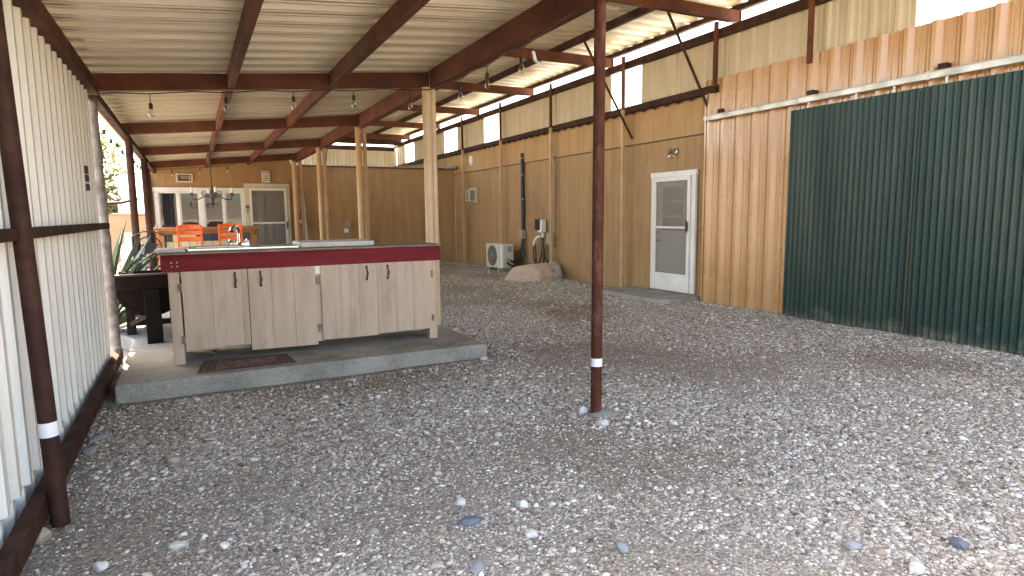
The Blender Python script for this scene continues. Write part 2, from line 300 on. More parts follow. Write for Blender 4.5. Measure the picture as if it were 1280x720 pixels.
def r_panel(a, b, period=0.305, hgt=0.032, minor=0.007, base=0.095, top=0.045, start=0.0, flip=1):
    """(u, offset) profile of a ribbed steel panel between a and b"""
    pts = []; k0 = math.floor((a - start) / period) - 1
    for k in range(k0, int((b - a) / period) + k0 + 4):
        u = start + k * period
        pts += [(u - base/2, 0), (u - top/2, hgt), (u + top/2, hgt), (u + base/2, 0)]
        for m in (0.37, 0.63):
            c = u + period * m; pts += [(c - .02, 0), (c - .010, minor), (c + .010, minor), (c + .02, 0)]
    pts = [p for p in pts if a < p[0] < b]
    return [(a, 0)] + [(u, h * flip) for u, h in pts] + [(b, 0)]
def wave(a, b, period=0.076, amp=0.010, seg=8):
    n = int((b - a) / period * seg); return [(a + (b-a)*i/n, amp * math.sin(2*math.pi*((b-a)*i/n)/period)) for i in range(n+1)]
def grooved(a, b, pitch=0.203, w=0.010, d=0.007, start=0.0):
    pts = [(a, 0)]; k = math.ceil((a - start) / pitch)
    while start + k*pitch < b - w:
        u = start + k*pitch
        if u > a + w: pts += [(u - w/2, 0), (u - w/2 + .001, -d), (u + w/2 - .001, -d), (u + w/2, 0)]
        k += 1
    return pts + [(b, 0)]

# ------------------------------------------------------------------ camera (measured from the photograph)
cam = bpy.data.cameras.new('camera'); co = bpy.data.objects.new('camera', cam); COL.objects.link(co)
yaw, pit, rol, foc = R(27.0506), R(6.7982), R(-0.6719), 777.777
F = Vector((math.sin(yaw), math.cos(yaw), 0)); r0 = Vector((math.cos(yaw), -math.sin(yaw), 0)); Zv = Vector((0, 0, 1))
fw = F*math.cos(pit) - Zv*math.sin(pit); U0 = Zv*math.cos(pit) + F*math.sin(pit)
rt = r0*math.cos(rol) + U0*math.sin(rol); up = -r0*math.sin(rol) + U0*math.cos(rol)
m3 = Matrix((rt, up, -fw)).transposed(); co.matrix_world = Matrix.Translation((0, 0, 1.47)) @ m3.to_4x4()
cam.sensor_width = 36; cam.lens = foc / 1280 * 36; cam.clip_start = 0.05; cam.clip_end = 5000
scn.camera = co
CAMX, CAMY, CAMZ = rt.copy(), up.copy(), fw.copy()

# ------------------------------------------------------------------ ground and gravel
def gz(x, y):
    z = 0.022 * mnoise.noise((x*.55, y*.55, 3.1)) + 0.010 * mnoise.noise((x*1.7, y*1.7, 9.0))
    if -1.2 < x < 2.85 and y > 5.6: z = min(z, 0.0) - 0.012
    fade = max(0.0, min(1.0, (30 - max(abs(x-4), abs(y-8))) / 6)); return z * fade
def axis(lo, hi, step, far):
    a = list(np.arange(lo, hi + 1e-6, step)); out = [-far, -far/3, -120, -60, -30]
    return [v for v in out if v < lo - 3] + a + [v for v in (30, 45, 70, 120, far/3, far) if v > hi + 3]
xs = axis(-6, 14, 0.2, 2500); ys = axis(-8, 27, 0.2, 2500)
gv = [(x, y, gz(x, y)) for y in ys for x in xs]; nx = len(xs)
gf = [(j*nx+i, j*nx+i+1, (j+1)*nx+i+1, (j+1)*nx+i) for j in range(len(ys)-1) for i in range(nx-1)]
struct(MB().add(gv, gf).build('ground', 'ground', fix=False, angle=80))

def nz(x, y, s, o): return mnoise.noise((x*s + o, y*s - o, o*1.7))
def gravel_base(name, step=0.14):
    """grid over the gravel the photograph shows, with vertex density attributes"""
    X = np.arange(-0.9, 9.6, step); Y = np.arange(0.1, 19.2, step)
    idx = {}; vs = []; d1 = []; d2 = []; d3 = []; fs = []
    ok = lambda x, y: (y > 0.1 and x > -0.86 and x < 7.5 and not (x < 2.68 and y > 5.78) and x < y*2.9 + 3.0 and (y < 18.6))
    for j, y in enumerate(Y):
        for i, x in enumerate(X):
            if not ok(x, y): continue
            idx[(i, j)] = len(vs); vs.append((x, y, gz(x, y)))
            d = math.hypot(x, y); patch = 0.47 + 1.25*nz(x, y, .62, 5.0) + 0.6*nz(x, y, 2.0, 1.0) + 0.11*(x-2.2) - 0.045*max(0, y-7)
            patch = max(0.04, min(1.0, patch))
            near = min(1.0, (3.6/max(d, .5))**1.15)
            d1.append(6600 * near * (0.22 + 0.78*patch)); d2.append(1450 * min(1.0, (5/max(d, .5))**.6) * patch**1.5); d3.append(15 * (0.3 + patch))
    for (i, j), a in idx.items():
        q = [idx.get((i+1, j)), idx.get((i+1, j+1)), idx.get((i, j+1))]
        if None not in q: fs.append((a, q[0], q[1], q[2]))
    me = bpy.data.meshes.new(name); me.from_pydata(vs, [], fs)
    for n, dd in (('fine', d1), ('medium', d2), ('coarse', d3)):
        at = me.attributes.new(n, 'FLOAT', 'POINT'); at.data.foreach_set('value', dd)
    me.materials.append(M['pebble'])
    o = bpy.data.objects.new(name, me); COL.objects.link(o); return struct(o, 'stuff')
gravel = gravel_base('gravel')
ng = bpy.data.node_groups.new('gravel_scatter', 'GeometryNodeTree')
ng.interface.new_socket('Geometry', in_out='INPUT', socket_type='NodeSocketGeometry')
ng.interface.new_socket('Geometry', in_out='OUTPUT', socket_type='NodeSocketGeometry')
gi = ng.nodes.new('NodeGroupInput'); go = ng.nodes.new('NodeGroupOutput'); GL = ng.links
variants = ng.nodes.new('GeometryNodeGeometryToInstance')
for k in range(7):
    ico = ng.nodes.new('GeometryNodeMeshIcoSphere'); ico.inputs['Radius'].default_value = 1.0; ico.inputs['Subdivisions'].default_value = 2
    sp = ng.nodes.new('GeometryNodeSetPosition'); no = ng.nodes.new('ShaderNodeTexNoise'); no.noise_dimensions = '4D'
    no.inputs['W'].default_value = k * 7.3; no.inputs['Scale'].default_value = 0.75; no.inputs['Detail'].default_value = 2.0
    sub = ng.nodes.new('ShaderNodeVectorMath'); sub.operation = 'SUBTRACT'; sub.inputs[1].default_value = (.5, .5, .5)
    sc = ng.nodes.new('ShaderNodeVectorMath'); sc.operation = 'SCALE'; sc.inputs['Scale'].default_value = 1.9
    GL.new(no.outputs['Color'], sub.inputs[0]); GL.new(sub.outputs[0], sc.inputs[0]); GL.new(sc.outputs[0], sp.inputs['Offset'])
    tr = ng.nodes.new('GeometryNodeTransform'); tr.inputs['Scale'].default_value = [(1, .72, .45), (1, .8, .6), (1, .6, .5), (1, .9, .38), (1, .7, .7), (1, .55, .4), (1, .85, .5)][k]
    ss = ng.nodes.new('GeometryNodeSetShadeSmooth'); ss.inputs['Shade Smooth'].default_value = (k % 3 != 1)
    sm = ng.nodes.new('GeometryNodeSetMaterial'); sm.inputs['Material'].default_value = M['pebble']
    GL.new(ico.outputs['Mesh'], sp.inputs['Geometry']); GL.new(sp.outputs[0], tr.inputs['Geometry']); GL.new(tr.outputs[0], ss.inputs['Geometry']); GL.new(ss.outputs[0], sm.inputs['Geometry'])
    GL.new(sm.outputs[0], variants.inputs[0])
join = ng.nodes.new('GeometryNodeJoinGeometry')
for attr, lo, hi, seed in (('fine', .0042, .0105, 1), ('medium', .0085, .0205, 2), ('coarse', .019, .033, 3)):
    na = ng.nodes.new('GeometryNodeInputNamedAttribute'); na.data_type = 'FLOAT'; na.inputs['Name'].default_value = attr
    di = ng.nodes.new('GeometryNodeDistributePointsOnFaces'); di.inputs['Seed'].default_value = seed
    GL.new(gi.outputs[0], di.inputs['Mesh']); GL.new(na.outputs['Attribute'], di.inputs['Density'])
    rr = ng.nodes.new('FunctionNodeRandomValue'); rr.data_type = 'FLOAT_VECTOR'; rr.inputs[0].default_value = (-.35, -.35, 0); rr.inputs[1].default_value = (.35, .35, 6.283); rr.inputs['Seed'].default_value = seed + 10
    rs = ng.nodes.new('FunctionNodeRandomValue'); rs.data_type = 'FLOAT'; rs.inputs[2].default_value = 0; rs.inputs[3].default_value = 1; rs.inputs['Seed'].default_value = seed + 20
    pw = ng.nodes.new('ShaderNodeMath'); pw.operation = 'POWER'; pw.inputs[1].default_value = 1.8; GL.new(rs.outputs[1], pw.inputs[0])
    mr = ng.nodes.new('ShaderNodeMapRange'); mr.inputs['To Min'].default_value = lo; mr.inputs['To Max'].default_value = hi; GL.new(pw.outputs[0], mr.inputs['Value'])
    ip = ng.nodes.new('GeometryNodeInstanceOnPoints'); ip.inputs['Pick Instance'].default_value = True
    GL.new(di.outputs['Points'], ip.inputs['Points']); GL.new(variants.outputs[0], ip.inputs['Instance']); GL.new(rr.outputs[0], ip.inputs['Rotation']); GL.new(mr.outputs[0], ip.inputs['Scale'])
    GL.new(ip.outputs[0], join.inputs[0])
GL.new(join.outputs[0], go.inputs[0])
md = gravel.modifiers.new('scatter', 'NODES'); md.node_group = ng

def rock(mb, c, size, seed, sub=3, rough=.35, flat=0.15, rz=0.0):
    bm = bmesh.new(); bmesh.ops.create_icosphere(bm, subdivisions=sub, radius=1.0)
    rot = Matrix.Rotation(rz, 3, 'Z')
    # planar cuts give flat facets
    rg = random.Random(seed); cuts = []
    for _ in range(9):
        n = Vector((rg.uniform(-1, 1), rg.uniform(-1, 1), rg.uniform(-.7, 1))).normalized(); cuts.append((n, rg.uniform(.62, .9)))
    vs = []
    for v in bm.verts:
        p = v.co.copy(); p *= 1 + rough * mnoise.noise(p*1.1 + Vector((seed, 0, 0))) + rough*.3*mnoise.noise(p*3.1 + Vector((seed, 5, 0))) + rough*.14*mnoise.noise(p*7.5 + Vector((seed, 9, 0)))
        for n, d in cuts:
            e = p.dot(n) - d
            if e > 0: p -= n * e * .85
        p = rot @ Vector((p.x*size[0], p.y*size[1], p.z*size[2])); vs.append(Vector(c) + p)
    fs = [tuple(v.index for v in f.verts) for f in bm.faces]; bm.free(); return mb.add(vs, fs)

def stone(x, y, size, m, label, seed, rz=0.3):
    mb = MB(); rock(mb, (x, y, gz(x, y) + size[2]*.45), size, seed, 3, .25, rz=rz)
    tag(mb.build('stone', m, angle=28), label, 'stone', 'larger stones lying in the gravel')

# ------------------------------------------------------------------ concrete
mb = MB(); SL = [(-0.64, 5.80), (2.66, 5.79), (2.63, 18.55), (-1.2, 18.55), (-1.2, 9.3), (-0.66, 8.0)]
mb.prism(SL, 'z', -0.2, 0.13); struct(mb.build('concrete_slab', 'concrete', bevel=0.018))
mb = MB(); mb.prism([(6.62, 9.55), (7.49, 9.55), (7.49, 7.72), (6.78, 7.70), (6.62, 7.95)], 'z', -0.1, 0.065); struct(mb.build('concrete_doorstep', 'concrete', bevel=0.012))
mb = MB(); rock(mb, (2.60, 3.66, 0.0), (.12, .10, .022), 31, 2, .15); tag(mb.build('footing', 'concrete'), 'flat grey concrete footing under the rusty pole in the gravel', 'footing')

# ------------------------------------------------------------------ left corrugated wall
lw = thing('corrugated_wall', 'white corrugated metal wall with rusty rails on the left side', 'wall', (-0.8, 3.5, 0))
pr = r_panel(0.6, 7.06, start=.12, hgt=.036, minor=.013, period=.205, base=.085, top=.035)
def vsheet_x(x, prof, z0, z1, s=1):
    return MB().strip([(x + s*h, u, z0) for u, h in prof], [(x + s*h, u, z1) for u, h in prof])
# jagged lower edge of the upper sheets
A = [(-0.80 + h, u, 0.215 + (0.016 if int(u/0.87) % 2 else 0.0)) for u, h in pr]; B = [(-0.80 + h, u, 2.66) for u, h in pr]
MB().strip(A, B).build('wall_sheet', 'white_wall', lw, angle=20)
pr2 = [(u, h) for u, h in r_panel(0.6, 7.15, start=.12, hgt=.036, minor=.013, period=.205, base=.085, top=.035)]
vsheet_x(-0.828, pr2, -0.05, 0.27).build('skirt_sheet', 'white_wall', lw, angle=20)
MB().box(-0.765, -0.70, 0.6, 7.10, 1.375, 1.43).build('rail', 'rust_dark', lw, bevel=.004)
MB().box(-0.765, -0.70, 0.6, 7.30, 0.055, 0.165).build('rail', 'rust_dark', lw, bevel=.006)
MB().box(-0.85, -0.835, 0.6, 7.1, 0.2, 2.7).build('backing_strip', 'rust_dark', lw)
sw = thing('wall_switch', 'small dark switch plates screwed on the white corrugated wall', 'switch', (-0.77, 6.42, 1.8))
for z0, z1 in ((1.85, 1.915), (1.785, 1.84), (1.71, 1.765)):
    MB().box(-0.79, -0.755, 6.37, 6.46, z0, z1).build('switch_plate', 'iron', sw, bevel=.004)

def pipe_post(name, label, x, y, r, z0, z1, m, lean=(0, 0), tape=None, group=None, n=20):
    t = thing(name, label, 'post', (x, y, z0), group)
    top = (x + lean[0], y + lean[1], z1)
    MB().tube([(x, y, z0), top], r, n).build('pipe', m, t)
    if tape:
        q = lambda z: (x + lean[0]*(z-z0)/(z1-z0), y + lean[1]*(z-z0)/(z1-z0), z)
        MB().tube([q(tape[0]), q(tape[1])], r*1.035, n).build('reflective_tape', 'tape', t)
    return t
pipe_post('pipe_post', 'thick dark rusty post with white tape in front of the corrugated wall', -0.655, 3.55, .039, -0.05, 2.66, 'rust_dark', (-.075, 0.05), (0.445, 0.515), n=28)
pipe_post('pipe_post', 'slim rusty pole with white tape standing alone in the gravel', 2.575, 3.70, .041, -0.02, 2.95, 'rust_pole', (.035, .02), (0.355, 0.415), n=24)
# the patchy grey post has weld rings and dents
gp = thing('pipe_post', 'patchy grey galvanised post at the end of the white corrugated wall', 'post', (-0.77, 7.42, 0))
pts = []; rs = []
for k in range(40):
    z = -0.03 + 2.66*k/39; pts.append((-0.77 - .03*z/2.6 + .006*mnoise.noise((z*2, 0, 1)), 7.42 + .006*mnoise.noise((z*2, 7, 1)), z)); rs.append(.052 + .004*mnoise.noise((z*6, 3, 2)) + (.004 if k in (31, 19) else 0))
MB().tube(pts, rs, 18).build('pipe', 'galv_post', gp, angle=60)
pipe_post('pipe_post', 'dark rusty post beyond the agave leaves, in front of the white gas cylinder', -0.745, 10.75, .05, 0.0, 2.63, 'rust_dark', (.005, 0))
pipe_post('pipe_post', 'dark rusty corner post nearest the left edge of the window wall', -0.73, 14.11, .06, 0.0, 2.62, 'rust_dark', (-.015, 0))
pipe_post('pipe_post', 'dark reddish post touching the left corner of the house wall', -0.90, 17.9, .085, 0.0, 2.68, 'dark_wood', (-.01, 0))

# ------------------------------------------------------------------ low carport roof
ZR = lambda x: 2.655 + 0.0915 * (x + 0.8)           # underside of the rafters
RY = [3.73, 7.19, 10.65, 14.11, 17.57]
cr = thing('carport_roof', 'low carport roof of cream corrugated metal on rusty rafters over the counter', 'roof', (0.9, 10, 2.6))
pr = r_panel(2.3, 19.0, start=.05, hgt=.075, minor=.024, base=.15, top=.10)
x0, x1 = -1.0, 2.72
MB().strip([(x0, u, ZR(x0) + .185 + h) for u, h in pr], [(x1, u, ZR(x1) + .185 + h) for u, h in pr]).build('roof_sheet', 'cream_roof', cr, angle=20)
for y in RY:
    mb = MB()
    for dz0, dz1, w in ((0, .012, .045), (.012, .150, .012), (.150, .164, .045)):   # I-profile
        a = [(-0.84, y-w, ZR(-.84)+dz0), (2.58, y-w, ZR(2.58)+dz0), (2.58, y+w, ZR(2.58)+dz0), (-0.84, y+w, ZR(-.84)+dz0)]
        b = [(p[0], p[1], p[2] - dz0 + dz1) for p in a]
        mb.hexa(a, b)
    # closed box face toward the yard
    a = [(-0.84, y-.04, ZR(-.84)+.002), (2.58, y-.04, ZR(2.58)+.002), (2.58, y+.04, ZR(2.58)+.002), (-0.84, y+.04, ZR(-.84)+.002)]
    b = [(p[0], p[1], p[2] + .16) for p in a]
    MB().hexa(a, b).build('rafter', 'rust', cr, bevel=.004)
edges = [2.35] + RY + [18.9]
for i in range(len(edges) - 1):
    ya = edges[i] + (.042 if i else 0); yb = edges[i+1] - (.042 if i < len(edges)-2 else 0)
    for x in (0.45, 1.47):
        MB().box(x-.032, x+.032, ya, yb, ZR(x)+.014, ZR(x)+.165).build('purlin', 'rust', cr, bevel=.004)
MB().box(2.585, 2.70, 2.35, 18.55, ZR(2.6)-.03, ZR(2.6)+.183).build('girder', 'rust', cr, bevel=.006)
MB().box(-0.80, -0.70, 0.6, 7.15, 2.625, 2.745).build('eave_beam', 'rust', cr, bevel=.005)
MB().box(-0.86, -0.81, 0.6, 18.9, 2.68, 2.80).build('eave_shade_strip', 'rust_dark', cr)  # dark strip standing in for the shaded gap above the eave beam
MB().box(-0.80, -0.72, 7.24, 18.5, 2.60, 2.68).build('eave_beam', 'rust_dark', cr, bevel=.004)

# ------------------------------------------------------------------ posts under the girder (pairs)
labels1 = ['cream painted round post rising behind the right end of the counter', 'slimmer tan post touching the right side of the post behind the counter']
def pair(y, xa, xb, za, la, lb, m, r1=.045, r2=.035):
    pipe_post('pipe_post', la, xa, y, r1, za, ZR(2.6)-.03, m, group='painted posts under the rusty girder')
    pipe_post('pipe_post', lb, xb, y+.05, r2, za, 4.24, m, group='painted posts under the rusty girder')
pair(7.08, 2.525, 2.618, .12, labels1[0], labels1[1], 'cream_post', .05, .036)
pair(10.65, 2.575, 2.69, -.02, 'tan post in the middle of the row, left one of its close pair', 'thin tan post in the middle of the row, right one of its close pair', 'tan_post', .05, .036)
pair(14.11, 2.54, 2.67, -.02, 'tan post left of the small grey outlet boxes, left one of its pair', 'thin tan post left of the small grey outlet boxes, right one of its pair', 'tan_post', .05, .04)
pair(17.75, 2.55, 2.71, -.02, 'tan post just right of the white framed screen door of the window wall', 'thin tan post between the far screen door and the red extinguisher', 'tan_post', .07, .045)

# ------------------------------------------------------------------ high roof over the yard
hr = thing('yard_roof', 'high level cream metal roof on rusty beams reaching to the right wall', 'roof', (5, 12, 4.28))
pr = r_panel(1.3, 24.1, start=.1, hgt=.075, minor=.024, base=.15, top=.10)  # front edge carried out of view to keep sun off the gravel
MB().strip([(1.7, u, 4.585 + h) for u, h in pr], [(7.70, u, 4.585 + h) for u, h in pr]).build('roof_sheet', 'cream_roof', hr, angle=20)  # left side runs on unseen over the low roof, added to block sun
for k in range(-1, 6):
    y = 7.147 + 3.191*k
    MB().box(1.75, 7.52, y-.045, y+.045, 4.285, 4.455).build('rafter', 'rust', hr, bevel=.004)
    MB().box(7.525, 7.535, y-.06, y+.06, 4.27, 4.462).build('end_plate', 'rust', hr)
MB().box(1.75, 7.52, 24.03, 24.09, 4.175, 4.60).build('end_fascia', 'rust_dark', hr)
for x in (3.65, 5.0, 6.33):
    MB().box(x-.03, x+.03, 1.35, 24.0, 4.458, 4.583).build('purlin', 'rust_dark', hr)
MB().box(7.60, 7.68, 1.35, 24.0, 4.50, 4.582).build('edge_purlin', 'rust_dark', hr)
MB().box(2.62, 2.72, 3.35, 24.0, 4.12, 4.28).build('girder', 'rust_dark', hr)
for (ax, ay), (by, bz) in (((6.58, 7.62), (7.60, 3.06)), ((6.33, 9.50), (9.55, 2.84))):
    MB().tube([(ax, ay, 4.46), (7.44, by, bz)], .022, 8).build('brace_rod', 'rust_dark', hr)

# ------------------------------------------------------------------ right metal building
XW = 7.5
mbld = thing('metal_building', 'long tan metal building along the right with a cream clerestory band', 'building', (XW, 12, 0))
def xwall(x, prof, z0, z1): return MB().strip([(x - h, u, z0) for u, h in prof], [(x - h, u, z1) for u, h in prof])
xwall(XW, grooved(6.0, 24.6, .203, .006, .004, start=.05), -.05, 2.74).build('lower_siding', 'siding', mbld, angle=20)
xwall(XW - .026, grooved(6.0, 24.6, .406, .006, .004, start=.05), 2.735, 3.33).build('upper_siding', 'siding_upper', mbld, angle=20)
MB().box(XW - .029, XW - .004, 6.0, 24.6, 2.716, 2.733).build('flashing', 'dark_wood', mbld)
MB().box(XW + .02, XW + 5.0, -3, 24.7, -.2, 3.25).build('building_core', 'cream_roof', mbld)
MB().box(XW - .025, XW - .005, 9.0, 24.5, -.03, .06).build('base_board', 'siding', mbld)
# clerestory band
sky = [(22.40, 23.55), (18.27, 19.36), (15.18, 16.24), (9.35, 10.28), (3.57, 4.47)]
def band(a, b): return r_panel(a, b, start=.1, hgt=.03, minor=.009)
cuts = [-3.0]
for a, b in sorted(sky): cuts += [a, b]
cuts.append(24.55)
for i in range(0, len(cuts), 2):
    xwall(XW - .012, band(cuts[i], cuts[i+1]), 3.40, 4.21).build('clerestory_sheet', 'cream_band', mbld, angle=20)
for a, b in sky:
    xwall(XW - .008, band(a - .02, b + .02), 3.40, 4.20).build('skylight_panel', 'skylight', mbld, angle=20)
MB().box(7.36, 7.432, 7.4, 24.6, 3.315, 3.425).build('band_beam', 'rust_dark', mbld, bevel=.004)
MB().box(7.36, 7.432, -3, 24.6, 4.115, 4.245).build('top_beam', 'rust_dark', mbld, bevel=.004)
us = np.arange(7.7, 24.5, .0375); lo = [3.262 + .045*abs(math.sin((u-7.7)*math.pi/.30))**.6 for u in us]
mb = MB(); a = [(7.42, float(u), z) for u, z in zip(us, lo)]; b = [(7.42, float(u), 3.32) for u in us]; a2 = [(7.428, p[1], p[2]) for p in a]; b2 = [(7.428, p[1], p[2]) for p in b]
mb.strip(a, b).strip(a2, b2).strip(a, a2); mb.build('closure_strip', 'rust_dark', mbld, smooth=False)
PY = [20.1, 17.49, 14.91, 12.34, 9.69]
for y in PY:
    MB().box(7.30, 7.355, y-.035, y+.035, -.02, 3.38).build('wall_post', 'tan_post', mbld, bevel=.004)
for y in PY + [7.38, 5.72]:
    MB().box(7.302, 7.353, y-.03, y+.03, 3.382, 4.34).build('post_top', 'rust', mbld, bevel=.004)
# end wall of the band at the back
pr = r_panel(2.0, 7.46, start=.2)
MB().strip([(u, 24.6 - h, 2.6) for u, h in pr], [(u, 24.6 - h, 4.0) for u, h in pr]).build('end_wall_sheet', 'cream_band', mbld, angle=20)
MB().box(2.0, 7.35, 24.42, 24.54, 3.98, 4.14).build('end_beam', 'rust_dark', mbld)
for s in (-1, 1):
    MB().tube([(4.62 + .10*s, 24.4, 4.0), (4.62 + .02*s, 24.4, 3.35)], .02, 6).build('cable', 'black', mbld)
# copper brown ribbed panels round the sliding doors
pr = r_panel(-2.5, 7.62, start=7.56, hgt=.054, minor=.014, base=.14, top=.045)
xwall(7.435, pr, -0.02, 3.52).build('ribbed_panel', 'rib_panel', mbld, angle=20)
MB().box(7.40, XW - .03, 7.622, 7.66, -.02, 3.52).build('panel_trim', 'rib_panel', mbld, bevel=.003)

# screen door with casing, in the right building
sd = MB()
for a in ((7.43, XW-.018, 7.86, 7.955, .09, 2.075), (7.43, XW-.018, 8.875, 8.97, .09, 2.075), (7.43, XW-.018, 7.84, 8.99, 2.077, 2.165)): sd.box(*a)
cas = sd.build('screen_door', 'white', mbld, bevel=.004)
fr = MB(); y0, y1, z0, z1 = 7.958, 8.872, .10, 2.073; XA, XB = 7.40, 7.43
fr.box(XA, XB, y0, y0+.062, z0, z1).box(XA, XB, y1-.062, y1, z0, z1).box(XA, XB, y0+.064, y1-.064, z1-.075, z1).box(XA, XB, y0+.064, y1-.064, 1.185, 1.222).box(XA+.004, XB-.004, y0+.064, y1-.064, z0, z0+.30)
fr.build('frame', 'white', cas, bevel=.003)
MB().box(7.412, 7.415, y0+.07, y1-.07, .39, 2.0).build('screen', 'screen', cas)
ind = MB(); ind.box(7.455, 7.475, y0, y1, .08, 2.08); ind.box(7.447, 7.455, 8.10, 8.72, 1.08, 1.95); ind.build('inner_door', 'door_inner', cas, bevel=.003)
gl = MB(); mu = MB()
for i in range(3):
    for j in range(3):
        ya = 8.16 + i*.175; za = 1.15 + j*.255
        gl.box(7.441, 7.446, ya, ya+.16, za, za+.24)
gl.build('door_pane', 'dim_pane', cas)
hd = MB(); hd.box(7.375, 7.40, 7.985, 8.005, 1.15, 1.30).box(7.36, 7.375, 7.98, 8.01, 1.12, 1.33); hd.build('handle', 'black', cas, bevel=.004)
MB().box(7.43, 7.447, 8.79, 8.83, 1.09, 1.13).build('deadbolt', 'iron', cas)
lv = MB(); lv.box(7.43, 7.447, 8.79, 8.83, .95, .99).box(7.425, 7.437, 8.70, 8.81, .96, .98); lv.build('lever', 'iron', cas)
db = thing('doorbell', 'tiny dark doorbell button between the screen door and the ribbed panel', 'doorbell', (7.47, 7.72, 1.27))
MB().box(7.462, 7.484, 7.70, 7.73, 1.24, 1.31).build('bell_plate', 'white', db); MB().box(7.456, 7.462, 7.708, 7.722, 1.262, 1.285).build('bell_button', 'iron', db)

# sliding corrugated doors on a track
def barn_door(name, label, y0, y1, dx=0.0, sag=0.0):
    t = thing(name, label, 'sliding door', (7.36, (y0+y1)/2, 0), 'green sliding doors hung on the grey track')
    w = wave(y0, y1, .0765, .017)
    MB().strip([(7.345 + dx - h, u + sag, .01) for u, h in w], [(7.345 + dx - h, u, 2.815) for u, h in w]).build('corrugated_sheet', 'green', t, angle=80)
    fr = MB()
    for z in (.10, 1.0, 1.9, 2.70): fr.box(7.362, 7.374, y0+.03, y1-.03, z, z+.07)
    fr.build('door_rail', 'galv', t)
    for y in (y0 + .28, y1 - .28, (y0+y1)/2 - .1):
        MB().box(7.318, 7.326, y-.014, y+.014, 2.81, 2.886).build('hanger', 'galv', t)
    return t
barn_door('sliding_door', 'dark green corrugated sliding door beside the copper brown panel, left of the gap', 4.292, 5.98, sag=.016)
barn_door('sliding_door', 'dark green corrugated sliding door right of the gap, running out of the picture', 1.30, 4.285, -.004)
MB_g = MB()
tk = thing('door_track', 'long grey metal track across the top of the green doors', 'track', (7.34, 4, 2.94))
mb = MB(); mb.box(7.30, 7.375, 0.5, 7.58, 2.955, 2.965).box(7.30, 7.308, 0.5, 7.58, 2.885, 2.954).box(7.368, 7.375, 0.5, 7.58, 2.885, 2.954).box(7.309, 7.32, .5, 7.58, 2.885, 2.892)
mb.build('track_channel', 'galv', tk, bevel=.003)
for y in (7.27, 5.70, 4.07, 2.5): MB().box(7.33, 7.445, y-.045, y+.045, 2.968, 3.035).build('bracket', 'rust_dark', tk, bevel=.003)
for y in (4.18, 5.86): MB().box(7.295, 7.2995, y, y+.02, 2.88, 2.97).build('joint_plate', 'galv', tk)

# porch light by the screen door
pl = thing('porch_light', 'small chrome wall light with glass shade above the right screen door', 'wall light', (7.47, 8.42, 2.48))
MB().lathe((7.485, 8.42, 2.50), [(.055, 0), (.06, -.012), (.03, -.03)], 16, 'x').build('wall_plate', 'chrome', pl)
MB().lathe((7.40, 8.42, 2.49), [(.02, .06), (.045, .05), (.058, .0), (.05, -.01)], 18).build('lamp_cap', 'chrome', pl)
MB().lathe((7.40, 8.42, 2.49), [(.05, -.01), (.066, -.05), (.066, -.085), (.03, -.115), (.005, -.118)], 18).build('glass_shade', 'bulb', pl)
MB().tube([(7.40, 8.42, 2.505), (7.47, 8.42, 2.50)], .014, 8).build('arm', 'chrome', pl)

# window air conditioner
ac = thing('window_air_conditioner', 'white window air conditioner sticking out of the right wall', 'air conditioner', (7.4, 17.1, 2.0))
MB().box(7.26, 7.48, 16.90, 17.22, 1.86, 2.17).build('housing', 'ac_white', ac, bevel=.01)
mb = MB()
for k in range(9): mb.box(7.252, 7.26, 16.93, 17.19, 1.89 + k*.03, 1.907 + k*.03)
for k in range(9): mb.box(7.29, 7.42, 16.892, 16.90, 1.89 + k*.03, 1.907 + k*.03)
mb.build('louvre', 'grille', ac)
mb = MB(); mb.box(7.44, 7.484, 16.78, 16.83, 1.80, 2.24).box(7.44, 7.484, 17.27, 17.32, 1.80, 2.24).box(7.44, 7.484, 16.832, 17.268, 2.19, 2.24).box(7.44, 7.484, 16.832, 17.268, 1.80, 1.85); mb.build('wall_frame', 'cream_trim', ac, bevel=.004)
wb = MB(); wb.box(7.40, 7.483, 16.98, 17.18, 2.96, 3.17); wb.box(7.42, 7.483, 17.02, 17.14, 2.90, 2.96); tag(wb.build('junction_box', 'white', bevel=.008), 'small white box high on the right wall above the window air conditioner', 'junction box')
fl = thing('floodlight', 'grey floodlight at the top of the back corner with its conduit', 'floodlight', (7.3, 18.45, 2.9))
MB().lathe((7.28, 18.35, 2.93), [(.03, .07), (.12, .04), (.20, -.01), (.19, -.05), (.03, -.06)], 18).build('lamp_head', 'grey_box', fl)
MB().tube([(7.28, 18.40, 2.97), (7.0, 18.55, 2.95), (5.9, 18.57, 2.955)], .016, 8).build('conduit', 'grey_box', fl)

# mini split unit
ms = thing('heat_pump_unit', 'off white outdoor heat pump unit with round fan by the right wall', 'heat pump', (7.0, 14.5, 0))
bx = (6.86, 7.20, 13.98, 14.92, .10, .72)
MB().box(*bx).build('cabinet', 'ac_white', ms, bevel=.02)
fc = (6.855, 14.52, .41)
mb = MB(); mb.lathe(fc, [(.262, .004), (.262, -.006), (.0, -.008)], 32, 'x'); mb.build('fan_opening', 'grille', ms)
mb = MB()
for rr in (.06, .11, .16, .21, .258):
    mb.tube([(6.842, 14.52 + rr*math.cos(t), .41 + rr*math.sin(t)) for t in np.linspace(0, 2*math.pi, 33)], .0045, 5, False)
for k in range(12):
    t = k*math.pi/6; mb.tube([(6.842, 14.52, .41), (6.842, 14.52 + .258*math.cos(t), .41 + .258*math.sin(t))], .004, 5)
mb.build('fan_guard', 'grey_box', ms)
MB().box(6.846, 6.90, 13.955, 14.02, .13, .70).build('corner_strip', 'ac_bright', ms, bevel=.006)
